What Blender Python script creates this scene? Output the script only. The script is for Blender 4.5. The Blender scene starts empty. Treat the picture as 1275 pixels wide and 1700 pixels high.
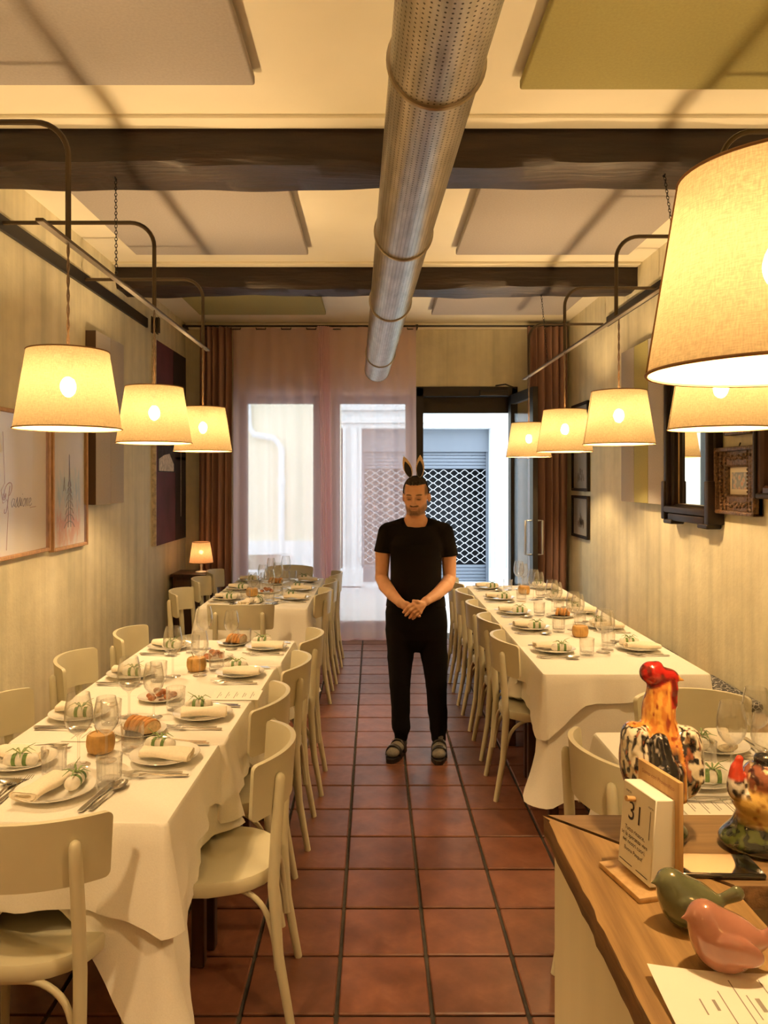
import bpy, bmesh, math, random
import numpy as np
from mathutils import Vector, Matrix
R = math.radians
random.seed(7)
scene = bpy.context.scene
COL = scene.collection

# ------------------------------------------------------------------ camera
cam_d = bpy.data.cameras.new('camera')
cam_d.sensor_width = 36.0
cam_d.lens = 36.0 * 1280.0 / 1700.0
cam_d.shift_x = 16.5 / 1700.0
cam_d.shift_y = -54.0 / 1700.0
cam_d.clip_start = 0.05
cam = bpy.data.objects.new('camera', cam_d)
COL.objects.link(cam)
cam.location = (0, 0, 1.7)
cam.rotation_euler = (R(90), 0, 0)
scene.camera = cam

# ------------------------------------------------------------------ world / exposure
world = bpy.data.worlds.new('sky_world')
scene.world = world
world.use_nodes = True
bg = world.node_tree.nodes['Background']
bg.inputs[0].default_value = (0.80, 0.90, 1.0, 1)
bg.inputs[1].default_value = 4.1
scene.view_settings.view_transform = 'Standard'
scene.view_settings.look = 'None'
scene.view_settings.exposure = 0.0
scene.view_settings.gamma = 1.0
scene.view_settings.use_curve_mapping = False
scene.cycles.max_bounces = 10
scene.cycles.diffuse_bounces = 5
scene.cycles.transparent_max_bounces = 24
scene.cycles.caustics_reflective = False
scene.cycles.caustics_refractive = False
scene.cycles.sample_clamp_indirect = 6.0

WARM = (1.0, 0.665, 0.32)          # colour of the pendant bulbs
BULB = 1350.0                       # radiance of one pendant bulb

# ------------------------------------------------------------------ materials
MATS = {}
def new_mat(name):
    m = bpy.data.materials.new(name)
    m.use_nodes = True
    nt = m.node_tree
    b = nt.nodes['Principled BSDF']
    MATS[name] = m
    return m, nt, b
def N(nt, t, **kw):
    n = nt.nodes.new(t)
    for k, v in kw.items():
        setattr(n, k, v)
    return n
def ramp(nt, fac, stops):
    r = N(nt, 'ShaderNodeValToRGB')
    el = r.color_ramp.elements
    while len(el) < len(stops):
        el.new(0.5)
    for e, (p, c) in zip(el, stops):
        e.position = p
        e.color = (c[0], c[1], c[2], 1)
    nt.links.new(fac, r.inputs[0])
    return r.outputs[0]
def coords(nt, scale=(1, 1, 1), kind='Object'):
    tc = N(nt, 'ShaderNodeTexCoord')
    mp = N(nt, 'ShaderNodeMapping')
    mp.inputs['Scale'].default_value = scale
    nt.links.new(tc.outputs[kind], mp.inputs[0])
    return mp.outputs[0]
def noise(nt, vec, scale, detail=3.0, rough=0.5):
    n = N(nt, 'ShaderNodeTexNoise')
    n.inputs['Scale'].default_value = scale
    n.inputs['Detail'].default_value = detail
    n.inputs['Roughness'].default_value = rough
    nt.links.new(vec, n.inputs['Vector'])
    return n.outputs['Fac']
def bump(nt, b, h, strength, dist=0.01):
    n = N(nt, 'ShaderNodeBump')
    n.inputs['Strength'].default_value = strength
    n.inputs['Distance'].default_value = dist
    nt.links.new(h, n.inputs['Height'])
    nt.links.new(n.outputs[0], b.inputs['Normal'])
def plain(name, c, rough=0.5, metal=0.0, coat=0.0, spec=0.5, var=0.0, scale=12.0, bmp=0.0, stretch=(1, 1, 1)):
    m, nt, b = new_mat(name)
    b.inputs['Base Color'].default_value = (*c, 1)
    b.inputs['Roughness'].default_value = rough
    b.inputs['Metallic'].default_value = metal
    b.inputs['Coat Weight'].default_value = coat
    b.inputs['Coat Roughness'].default_value = 0.06
    b.inputs['Specular IOR Level'].default_value = spec
    if var or bmp:
        f = noise(nt, coords(nt, stretch), scale, 4)
        if var:
            lo = [max(0, x * (1 - var)) for x in c]
            hi = [min(1, x * (1 + var)) for x in c]
            nt.links.new(ramp(nt, f, [(0.3, lo), (0.7, hi)]), b.inputs['Base Color'])
        if bmp:
            bump(nt, b, f, bmp)
    return m
def attr_mat(name, rough=0.5, coat=0.0, bmp=0.0, scale=60, sub=0.0, spec=0.5):
    m, nt, b = new_mat(name)
    a = N(nt, 'ShaderNodeAttribute', attribute_name='Col')
    nt.links.new(a.outputs['Color'], b.inputs['Base Color'])
    b.inputs['Roughness'].default_value = rough
    b.inputs['Coat Weight'].default_value = coat
    b.inputs['Coat Roughness'].default_value = 0.05
    b.inputs['Specular IOR Level'].default_value = spec
    if sub:
        b.inputs['Subsurface Weight'].default_value = sub
        b.inputs['Subsurface Radius'].default_value = (0.02, 0.008, 0.004)
        b.inputs['Subsurface Scale'].default_value = 0.4
    if bmp:
        bump(nt, b, noise(nt, coords(nt), scale, 3), bmp, 0.004)
    return m
def thin_glass(name, tint=(1, 1, 1), base=0.03, edge=0.6, power=2.2, dark=1.0):
    m, nt, b = new_mat(name)
    nt.nodes.remove(b)
    out = nt.nodes['Material Output']
    tr = N(nt, 'ShaderNodeBsdfTransparent')
    tr.inputs[0].default_value = (*tint, 1)
    gl = N(nt, 'ShaderNodeBsdfGlossy')
    gl.inputs['Roughness'].default_value = 0.03
    lw = N(nt, 'ShaderNodeLayerWeight')
    lw.inputs['Blend'].default_value = 0.35
    mr = N(nt, 'ShaderNodeMapRange')
    mr.inputs['To Min'].default_value = base
    mr.inputs['To Max'].default_value = edge
    pw = N(nt, 'ShaderNodeMath', operation='POWER')
    pw.inputs[1].default_value = power
    nt.links.new(lw.outputs['Facing'], pw.inputs[0])
    nt.links.new(pw.outputs[0], mr.inputs['Value'])
    if dark < 1:
        nt.links.new(ramp(nt, lw.outputs['Facing'], [(0.62, tint), (0.98, [x * dark for x in tint])]), tr.inputs[0])
    mx = N(nt, 'ShaderNodeMixShader')
    nt.links.new(mr.outputs[0], mx.inputs[0])
    nt.links.new(tr.outputs[0], mx.inputs[1])
    nt.links.new(gl.outputs[0], mx.inputs[2])
    nt.links.new(mx.outputs[0], out.inputs[0])
    return m
def fabric_light(name, c, transp, trans, weave=0.0, tc=None):
    """cloth that lets light through: transparent gaps + translucent + diffuse"""
    m, nt, b = new_mat(name)
    nt.nodes.remove(b)
    out = nt.nodes['Material Output']
    df = N(nt, 'ShaderNodeBsdfDiffuse')
    tl = N(nt, 'ShaderNodeBsdfTranslucent')
    tp = N(nt, 'ShaderNodeBsdfTransparent')
    df.inputs[0].default_value = (*c, 1)
    tl.inputs[0].default_value = (*(tc or c), 1)
    if weave:
        f1 = noise(nt, coords(nt, (1, 1, 9)), 60, 3, .6)
        f2 = noise(nt, coords(nt, (6, 6, 1)), 60, 3, .6)
        ad = N(nt, 'ShaderNodeMath', operation='ADD')
        nt.links.new(f1, ad.inputs[0])
        nt.links.new(f2, ad.inputs[1])
        col = ramp(nt, ad.outputs[0], [(0.40, [x * (1 - weave) for x in c]), (0.62, [min(1, x * (1 + weave)) for x in c])])
        ad2 = N(nt, 'ShaderNodeMath', operation='MULTIPLY')
        ad2.inputs[1].default_value = .5
        nt.links.new(ad.outputs[0], ad2.inputs[0])
        nt.links.new(ad2.outputs[0], col.node.inputs[0])
        nt.links.new(col, df.inputs[0])
        c = tc or c
        col2 = ramp(nt, ad2.outputs[0], [(0.40, [x * (1 - weave * 1.5) for x in c]), (0.62, [min(1, x * (1 + weave * 1.5)) for x in c])])
        nt.links.new(col2, tl.inputs[0])
    m1 = N(nt, 'ShaderNodeMixShader')
    m1.inputs[0].default_value = trans
    nt.links.new(df.outputs[0], m1.inputs[1])
    nt.links.new(tl.outputs[0], m1.inputs[2])
    m2 = N(nt, 'ShaderNodeMixShader')
    m2.inputs[0].default_value = transp
    nt.links.new(m1.outputs[0], m2.inputs[1])
    nt.links.new(tp.outputs[0], m2.inputs[2])
    nt.links.new(m2.outputs[0], out.inputs[0])
    return m
def emit(name, c, s):
    m, nt, b = new_mat(name)
    nt.nodes.remove(b)
    e = N(nt, 'ShaderNodeEmission')
    e.inputs[0].default_value = (*c, 1)
    e.inputs[1].default_value = s
    nt.links.new(e.outputs[0], nt.nodes['Material Output'].inputs[0])
    return m
def wallpaper(name):
    m, nt, b = new_mat(name)
    tc = N(nt, 'ShaderNodeTexCoord')
    sp = N(nt, 'ShaderNodeSeparateXYZ')
    nt.links.new(tc.outputs['Object'], sp.inputs[0])
    ad = N(nt, 'ShaderNodeMath', operation='ADD')
    nt.links.new(sp.outputs[0], ad.inputs[0])
    nt.links.new(sp.outputs[1], ad.inputs[1])
    cb = N(nt, 'ShaderNodeCombineXYZ')
    nt.links.new(ad.outputs[0], cb.inputs[0])
    mz = N(nt, 'ShaderNodeMath', operation='MULTIPLY')
    mz.inputs[1].default_value = 0.045
    nt.links.new(sp.outputs[2], mz.inputs[0])
    nt.links.new(mz.outputs[0], cb.inputs[2])
    f1 = noise(nt, cb.outputs[0], 6.5, 4, 0.55)
    c1 = ramp(nt, f1, [(0.28, (.56, .54, .38)), (0.42, (.70, .65, .46)), (0.56, (.79, .73, .52)), (0.75, (.84, .79, .60))])
    f2 = noise(nt, coords(nt), 38, 4, 0.6)
    f3 = noise(nt, coords(nt, (1, 1, 1)), 9, 2)
    c2 = ramp(nt, f3, [(0.3, (.90, .90, .90)), (0.7, (1, 1, 1))])
    mx = N(nt, 'ShaderNodeMix', data_type='RGBA', blend_type='MULTIPLY')
    mx.inputs[0].default_value = 1.0
    nt.links.new(c1, mx.inputs[6])
    nt.links.new(c2, mx.inputs[7])
    nt.links.new(mx.outputs[2], b.inputs['Base Color'])
    b.inputs['Roughness'].default_value = 0.62
    bump(nt, b, f2, 0.35, 0.006)
    return m
def wood(name, dark, light, axis=1, scale=5.0, rough=0.5, bmp=0.2, coat=0.0):
    m, nt, b = new_mat(name)
    sc = [9.0, 9.0, 9.0]
    sc[axis] = 0.55
    v = coords(nt, sc)
    f = noise(nt, v, scale, 6, 0.62)
    nt.links.new(ramp(nt, f, [(0.3, dark), (0.52, [(a + c) / 2 for a, c in zip(dark, light)]), (0.72, light)]), b.inputs['Base Color'])
    b.inputs['Roughness'].default_value = rough
    b.inputs['Coat Weight'].default_value = coat
    bump(nt, b, f, bmp, 0.006)
    return m

plain('ceiling_paint', (.84, .79, .64), .8, var=.03, scale=2)
wallpaper('wallpaper')
plain('cream_paint', (.74, .68, .50), .55, var=.04, scale=3, stretch=(3, 3, .3))
plain('beam_wood', (.013, .0055, .0028), .5, var=.55, scale=7, bmp=.9, stretch=(.5, 4, 4))
plain('panel_grey', (.40, .37, .35), .95, var=.06, scale=90)
plain('panel_olive', (.37, .335, .13), .95, var=.06, scale=90)
plain('panel_edge', (.10, .06, .04), .9)
plain('chair_paint', (.60, .56, .40), .42, var=.05, scale=6)
plain('cloth_white', (.86, .83, .76), .85, var=.03, scale=240, bmp=.08)
plain('napkin_cloth', (.84, .76, .62), .9, var=.05, scale=160, bmp=.12)
plain('porcelain', (.88, .86, .80), .12, coat=.6)
plain('steel', (.62, .60, .56), .22, metal=1)
plain('black_metal', (.018, .016, .015), .42, metal=.2)
plain('bronze_metal', (.10, .075, .05), .42, metal=.7)
plain('bar_metal', (.46, .42, .36), .30, metal=.9)
plain('brass', (.55, .42, .22), .35, metal=.9)
plain('dark_wood', (.055, .025, .015), .4, var=.4, scale=8, stretch=(3, 3, .5))
plain('frame_black', (.013, .008, .006), .45, var=.3, scale=20, spec=.25)
plain('frame_carved', (.10, .055, .025), .38, var=.75, scale=70, bmp=.8)
plain('frame_oak', (.50, .30, .15), .5, var=.2, scale=20, stretch=(4, 4, 1))
plain('paper_white', (.86, .82, .72), .8)
plain('print_ink', (.045, .035, .05), .8)
plain('print_grey', (.30, .27, .23), .8)
plain('print_sepia', (.40, .20, .12), .8)
plain('ribbon_green', (.13, .23, .065), .5, var=.4, scale=60)
plain('herb_green', (.19, .27, .10), .55, var=.4, scale=80)
plain('bundle_white', (.80, .76, .68), .7, var=.12, scale=50)
plain('bread_crust', (.50, .24, .07), .7, var=.35, scale=40, bmp=.4)
plain('bread_crumb', (.78, .58, .32), .85, var=.2, scale=70, bmp=.4)
plain('cracker_brown', (.38, .15, .06), .55, var=.5, scale=60, bmp=.3)
plain('liner_black', (.012, .010, .012), .8)
plain('amber_glass', (.56, .33, .10), .5, var=.2, scale=30)
plain('terracotta', (.24, .085, .042), .34)
plain('grout', (.055, .048, .042), .9, var=.3, scale=30)
plain('cushion_base', (.65, .62, .55), .9)
plain('bench_wood', (.30, .20, .11), .6, var=.25, scale=20)
plain('shirt_black', (.0035, .0032, .0035), .9, spec=.15)
plain('trouser_black', (.0030, .0028, .0034), .92, spec=.12)
plain('hair_dark', (.018, .010, .007), .75, var=.4, scale=200, bmp=.8)
plain('headband_black', (.008, .006, .009), .7)
plain('ear_tan', (.74, .54, .32), .95, var=.25, scale=200, bmp=.3)
plain('sandal_black', (.012, .009, .009), .5)
plain('sock_grey', (.14, .128, .11), .95, var=.15, scale=120)
plain('stone_white', (.80, .84, .86), .8, var=.03, scale=6)
plain('facade_yellow', (.86, .80, .62), .85, var=.04, scale=2)
plain('shutter_grey', (.20, .235, .29), .45, metal=.2)
plain('grille_metal', (.66, .68, .72), .4, metal=.3)
plain('street_paving', (.62, .62, .62), .8, var=.1, scale=3)
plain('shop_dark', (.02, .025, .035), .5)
plain('aluminium', (.50, .52, .54), .35, metal=.8)
plain('phone_black', (.004, .004, .005), .06, coat=1.0)
plain('glaze_green', (.115, .130, .065), .10, coat=1.0, var=.3, scale=14)
plain('glaze_pink', (.43, .185, .13), .10, coat=1.0, var=.15, scale=14)
plain('curtain_brown', (.33, .19, .15), .95)
plain('lamp_cord', (.24, .19, .15), .8)
plain('shade_trim', (.26, .14, .06), .8)
plain('white_plastic', (.80, .78, .72), .4)
plain('mirror_glass', (.80, .80, .78), .02, metal=1)
plain('sage_box', (.70, .64, .46), .6)
plain('plum_canvas', (.105, .026, .038), .75, var=.35, scale=3)
plain('charcoal_canvas', (.022, .014, .014), .7, var=.4, scale=4)
plain('night_canvas', (.035, .03, .035), .8, var=.6, scale=14)
plain('chalk_white', (.62, .55, .47), .8, var=.3, scale=30)
plain('etching_paper', (.58, .55, .52), .85)
attr_mat('skin', .5, 0, .10, 240, 0)
attr_mat('glazed_ceramic', .14, 1.0, .5, 70)
wood('counter_wood_long', (.19, .105, .036), (.50, .31, .12), axis=1, scale=3.2, rough=.5, bmp=.35)
wood('counter_wood_cross', (.18, .105, .040), (.44, .275, .12), axis=0, scale=3.6, rough=.5, bmp=.35)
wood('counter_edge', (.06, .028, .010), (.22, .115, .042), axis=1, scale=4, rough=.65, bmp=1.0)
wood('pine', (.50, .30, .12), (.68, .46, .22), axis=2, scale=5, rough=.5, bmp=.05)
thin_glass('glass_thin', (.985, .985, .98), .07, 1.0, 1.7, .90)
thin_glass('glass_pane', (.97, .98, .98), .04, .45, 3.0)
thin_glass('picture_glass', (1, 1, 1), .05, .45, 3.0)
fabric_light('sheer_pink', (.93, .71, .76), .37, .5)
fabric_light('lamp_fabric', (.72, .53, .31), .012, .045, .16, (.60, .50, .30))
fabric_light('lamp_fabric_small', (.85, .52, .30), .02, .55, .1)
emit('bulb', WARM, BULB)
emit('bulb_small', WARM, 70)

def tile_material():
    m, nt, b = MATS['terracotta'], MATS['terracotta'].node_tree, MATS['terracotta'].node_tree.nodes['Principled BSDF']
    oi = N(nt, 'ShaderNodeObjectInfo')
    f = noise(nt, coords(nt), 7, 4, .6)
    c = ramp(nt, f, [(0.25, (.105, .038, .020)), (0.55, (.175, .066, .036)), (0.8, (.25, .105, .060))])
    hs = N(nt, 'ShaderNodeHueSaturation')
    mr = N(nt, 'ShaderNodeMapRange')
    mr.inputs['To Min'].default_value = .78
    mr.inputs['To Max'].default_value = 1.18
    nt.links.new(oi.outputs['Random'], mr.inputs['Value'])
    nt.links.new(mr.outputs[0], hs.inputs['Value'])
    nt.links.new(c, hs.inputs['Color'])
    nt.links.new(hs.outputs[0], b.inputs['Base Color'])
    f2 = noise(nt, coords(nt), 22, 3)
    r = N(nt, 'ShaderNodeMapRange')
    r.inputs['To Min'].default_value = .26
    r.inputs['To Max'].default_value = .46
    nt.links.new(f2, r.inputs['Value'])
    nt.links.new(r.outputs[0], b.inputs['Roughness'])
    bump(nt, b, f2, .15, .004)
tile_material()
def cushion_material():
    m, nt, b = new_mat('cushion_print')
    v = N(nt, 'ShaderNodeTexVoronoi', feature='DISTANCE_TO_EDGE')
    v.inputs['Scale'].default_value = 34
    nt.links.new(coords(nt), v.inputs['Vector'])
    nt.links.new(ramp(nt, v.outputs[0], [(0.028, (.62, .60, .55)), (0.045, (.015, .015, .02))]), b.inputs['Base Color'])
    b.inputs['Roughness'].default_value = .9
cushion_material()
def duct_material():
    m, nt, b = new_mat('galvanised_duct')
    uv = N(nt, 'ShaderNodeUVMap')
    sp = N(nt, 'ShaderNodeSeparateXYZ')
    nt.links.new(uv.outputs[0], sp.inputs[0])
    def cell(sock, n):
        mu = N(nt, 'ShaderNodeMath', operation='MULTIPLY')
        mu.inputs[1].default_value = n
        nt.links.new(sock, mu.inputs[0])
        fr = N(nt, 'ShaderNodeMath', operation='FRACT')
        nt.links.new(mu.outputs[0], fr.inputs[0])
        sb = N(nt, 'ShaderNodeMath', operation='SUBTRACT')
        sb.inputs[1].default_value = .5
        nt.links.new(fr.outputs[0], sb.inputs[0])
        return sb.outputs[0]
    cb = N(nt, 'ShaderNodeCombineXYZ')
    nt.links.new(cell(sp.outputs[0], 48), cb.inputs[0])
    nt.links.new(cell(sp.outputs[1], 62), cb.inputs[1])
    ln = N(nt, 'ShaderNodeVectorMath', operation='LENGTH')
    nt.links.new(cb.outputs[0], ln.inputs[0])
    f = noise(nt, coords(nt, (3, .6, 3)), 9, 5, .65)
    base = ramp(nt, f, [(0.3, (.33, .31, .27)), (0.7, (.56, .53, .48))])
    hole = ramp(nt, ln.outputs['Value'], [(0.14, (.12, .11, .10)), (0.21, (1, 1, 1))])
    mx = N(nt, 'ShaderNodeMix', data_type='RGBA', blend_type='MULTIPLY')
    mx.inputs[0].default_value = 1
    nt.links.new(base, mx.inputs[6])
    nt.links.new(hole, mx.inputs[7])
    nt.links.new(mx.outputs[2], b.inputs['Base Color'])
    b.inputs['Metallic'].default_value = .85
    b.inputs['Roughness'].default_value = .38
    bump(nt, b, f, .12, .01)
duct_material()
def watercolour():
    m, nt, b = new_mat('watercolour_paper')
    tc = N(nt, 'ShaderNodeTexCoord')
    sp = N(nt, 'ShaderNodeSeparateXYZ')
    nt.links.new(tc.outputs['Object'], sp.inputs[0])
    f = noise(nt, coords(nt, (1, 7, 2.2)), 3.2, 5, .6)
    z = N(nt, 'ShaderNodeMath', operation='ADD')
    nt.links.new(sp.outputs[2], z.inputs[0])
    mm = N(nt, 'ShaderNodeMath', operation='MULTIPLY')
    mm.inputs[1].default_value = .34
    nt.links.new(f, mm.inputs[0])
    nt.links.new(mm.outputs[0], z.inputs[1])
    P = (.80, .74, .66)
    c = ramp(nt, z.outputs[0], [(0.0, P), (0.18, P), (0.25, (.78, .50, .36)), (0.36, (.76, .40, .32)), (0.44, (.72, .66, .60)), (0.52, (.46, .58, .64)), (0.62, (.60, .68, .66)), (0.70, P)])
    # keep the margins of the sheet bare
    ab = N(nt, 'ShaderNodeMath', operation='ABSOLUTE')
    nt.links.new(sp.outputs[1], ab.inputs[0])
    ms = ramp(nt, ab.outputs[0], [(0.17, (1, 1, 1)), (0.215, (0, 0, 0))])
    f2 = noise(nt, coords(nt, (1, 5, 2)), 5, 3, .6)
    m2 = ramp(nt, f2, [(0.32, (0, 0, 0)), (0.50, (1, 1, 1))])
    mul = N(nt, 'ShaderNodeMix', data_type='RGBA', blend_type='MULTIPLY')
    mul.inputs[0].default_value = 1
    nt.links.new(ms, mul.inputs[6])
    nt.links.new(m2, mul.inputs[7])
    mx = N(nt, 'ShaderNodeMix', data_type='RGBA')
    nt.links.new(mul.outputs[2], mx.inputs[0])
    mx.inputs[6].default_value = (*P, 1)
    nt.links.new(c, mx.inputs[7])
    nt.links.new(mx.outputs[2], b.inputs['Base Color'])
    b.inputs['Roughness'].default_value = .85
watercolour()

# ------------------------------------------------------------------ mesh tools
class MB:
    def __init__(s):
        s.v, s.f, s.uv = [], [], None
    def add(s, vs, fs):
        n = len(s.v)
        s.v += [tuple(p) for p in vs]
        s.f += [tuple(i + n for i in f) for f in fs]
        return s
    def box(s, c, d, rz=0.0, rx=0.0, ry=0.0):
        hx, hy, hz = d[0] / 2, d[1] / 2, d[2] / 2
        M = Matrix.Rotation(rz, 3, 'Z') @ Matrix.Rotation(ry, 3, 'Y') @ Matrix.Rotation(rx, 3, 'X')
        vs = [M @ Vector((x, y, z)) + Vector(c) for x in (-hx, hx) for y in (-hy, hy) for z in (-hz, hz)]
        return s.add(vs, [(0, 1, 3, 2), (4, 6, 7, 5), (0, 4, 5, 1), (2, 3, 7, 6), (0, 2, 6, 4), (1, 5, 7, 3)])
    def rbox(s, c, d, bev=.005, seg=2, rz=0.0, rx=0.0, ry=0.0):
        bm = bmesh.new()
        bmesh.ops.create_cube(bm, size=1)
        bmesh.ops.scale(bm, vec=d, verts=bm.verts)
        bmesh.ops.bevel(bm, geom=bm.edges[:], offset=min(bev, min(d) * .49), segments=seg, affect='EDGES', profile=.5)
        M = Matrix.Translation(c) @ Matrix.Rotation(rz, 4, 'Z') @ Matrix.Rotation(ry, 4, 'Y') @ Matrix.Rotation(rx, 4, 'X')
        bm.verts.index_update()
        vs = [M @ v.co for v in bm.verts]
        fs = [[v.index for v in f.verts] for f in bm.faces]
        bm.free()
        return s.add(vs, fs)
    def tube(s, pts, rad, n=8, cap=True, flat=1.0):
        pts = [Vector(p) for p in pts]
        k = len(pts)
        if not hasattr(rad, '__len__'):
            rad = [rad] * k
        vs, fs = [], []
        up = None
        for i in range(k):
            t = (pts[min(i + 1, k - 1)] - pts[max(i - 1, 0)]).normalized()
            if up is None:
                up = Vector((0, 0, 1)) if abs(t.z) < .9 else Vector((0, 1, 0))
            a = t.cross(up)
            if a.length < 1e-5:
                a = t.cross(Vector((1, 0, 0)))
            a.normalize()
            bb = a.cross(t).normalized()
            up = bb
            for j in range(n):
                th = 2 * math.pi * j / n
                vs.append(pts[i] + a * (math.cos(th) * rad[i]) + bb * (math.sin(th) * rad[i] * flat))
        for i in range(k - 1):
            for j in range(n):
                q = (j + 1) % n
                fs.append((i * n + j, i * n + q, (i + 1) * n + q, (i + 1) * n + j))
        if cap:
            fs.append(tuple(range(n - 1, -1, -1)))
            fs.append(tuple((k - 1) * n + j for j in range(n)))
        return s.add(vs, fs)
    def lathe(s, prof, n=24, c=(0, 0, 0), wob=None):
        vs, fs = [], []
        k = len(prof)
        for i, (r, z) in enumerate(prof):
            for j in range(n):
                th = 2 * math.pi * j / n
                rr = r * (wob(th, i) if wob else 1)
                vs.append((c[0] + rr * math.cos(th), c[1] + rr * math.sin(th), c[2] + z))
        for i in range(k - 1):
            for j in range(n):
                q = (j + 1) % n
                fs.append((i * n + j, i * n + q, (i + 1) * n + q, (i + 1) * n + j))
        if prof[0][0] > 1e-6 and prof[0] != prof[-1]:
            fs.append(tuple(range(n - 1, -1, -1)))
        if prof[-1][0] > 1e-6 and prof[0] != prof[-1]:
            fs.append(tuple((k - 1) * n + j for j in range(n)))
        return s.add(vs, fs)
    def prism(s, outline, z0, z1, c=(0, 0, 0), rz=0.0):
        n = len(outline)
        cs, sn = math.cos(rz), math.sin(rz)
        vs = [(c[0] + x * cs - y * sn, c[1] + x * sn + y * cs, c[2] + z) for z in (z0, z1) for x, y in outline]
        fs = [tuple(range(n - 1, -1, -1)), tuple(range(n, 2 * n))]
        fs += [(i, (i + 1) % n, n + (i + 1) % n, n + i) for i in range(n)]
        return s.add(vs, fs)
    def grid(s, fn, nu, nv, closed=False):
        vs = [fn(i / (nu if closed else nu - 1), j / (nv - 1)) for j in range(nv) for i in range(nu)]
        fs = []
        for j in range(nv - 1):
            for i in range(nu if closed else nu - 1):
                q = (i + 1) % nu
                fs.append((j * nu + i, j * nu + q, (j + 1) * nu + q, (j + 1) * nu + i))
        return s.add(vs, fs)
    def ball(s, c, r, nu=10, nv=7):
        r = r if hasattr(r, '__len__') else (r, r, r)
        vs, fs = [], []
        for j in range(nv):
            ph = math.pi * (j + .02) / (nv - 1 + .04) - math.pi / 2
            for i in range(nu):
                th = 2 * math.pi * i / nu
                vs.append((c[0] + r[0] * math.cos(ph) * math.cos(th), c[1] + r[1] * math.cos(ph) * math.sin(th), c[2] + r[2] * math.sin(ph)))
        for j in range(nv - 1):
            for i in range(nu):
                q = (i + 1) % nu
                fs.append((j * nu + i, j * nu + q, (j + 1) * nu + q, (j + 1) * nu + i))
        fs.append(tuple(range(nu - 1, -1, -1)))
        fs.append(tuple((nv - 1) * nu + i for i in range(nu)))
        return s.add(vs, fs)
    def mesh(s, name, mat, sharp=40):
        me = bpy.data.meshes.new(name)
        me.from_pydata(s.v, [], s.f)
        me.materials.append(MATS[mat])
        if sharp:
            me.shade_smooth()
            me.set_sharp_from_angle(angle=R(sharp))
        me.update()
        return me
    def build(s, name, mat, parent=None, sharp=40, loc=None, rz=None):
        return link(name, s.mesh(name, mat, sharp), parent, loc, rz)

def link(name, data, parent=None, loc=None, rz=None):
    o = bpy.data.objects.new(name, data)
    COL.objects.link(o)
    if parent is not None:
        o.parent = parent
    if loc is not None:
        o.location = loc
    if rz is not None:
        o.rotation_euler = (0, 0, rz)
    return o
def tag(o, label, cat, group=None):
    o['label'] = label
    o['category'] = cat
    if group:
        o['group'] = group
    return o
def thing(name, label, cat, loc=(0, 0, 0), rz=0.0, group=None):
    return tag(link(name, None, None, loc, rz), label, cat, group)
def struct(o):
    o['kind'] = 'structure'
    return o
def copy_tree(o, parent=None):
    c = o.copy()
    COL.objects.link(c)
    c.parent = parent
    for ch in o.children:
        copy_tree(ch, c)
    return c
_dg = None
def text_mesh(txt, size, mat, align='CENTER', shear=0.0, depth=0.0, spacing=1.0):
    cu = bpy.data.curves.new('lettering', 'FONT')
    cu.body = txt
    cu.size = size
    cu.align_x = align
    cu.shear = shear
    cu.extrude = depth
    cu.space_character = spacing
    cu.resolution_u = 3
    o = bpy.data.objects.new('lettering_tmp', cu)
    COL.objects.link(o)
    dg = bpy.context.evaluated_depsgraph_get()
    me = bpy.data.meshes.new_from_object(o.evaluated_get(dg))
    bpy.data.objects.remove(o)
    me.materials.clear()
    me.materials.append(MATS[mat])
    return me
def place_flat(o, origin, xdir, ydir):
    """set a flat (XY) object upright: its X along xdir, its Y along ydir"""
    x = Vector(xdir).normalized()
    y = Vector(ydir).normalized()
    z = x.cross(y)
    M = Matrix((x, y, z)).transposed().to_4x4()
    M.translation = origin
    o.matrix_local = M
    return o
def smooth(pts, m=5):
    pts = [Vector(p) for p in pts]
    out = []
    for i in range(len(pts) - 1):
        a, b, c, d = pts[max(i - 1, 0)], pts[i], pts[i + 1], pts[min(i + 2, len(pts) - 1)]
        for k in range(m):
            t = k / m
            out.append(.5 * (2 * b + (c - a) * t + (2 * a - 5 * b + 4 * c - d) * t * t + (3 * b - a - 3 * c + d) * t ** 3))
    return out + [pts[-1]]
def arc(c, r, a0, a1, n, plane='xz'):
    out = []
    for i in range(n + 1):
        a = a0 + (a1 - a0) * i / n
        d = (math.cos(a) * r, math.sin(a) * r)
        out.append((c[0] + d[0], c[1], c[2] + d[1]) if plane == 'xz' else (c[0], c[1] + d[0], c[2] + d[1]) if plane == 'yz' else (c[0] + d[0], c[1] + d[1], c[2]))
    return out

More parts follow.
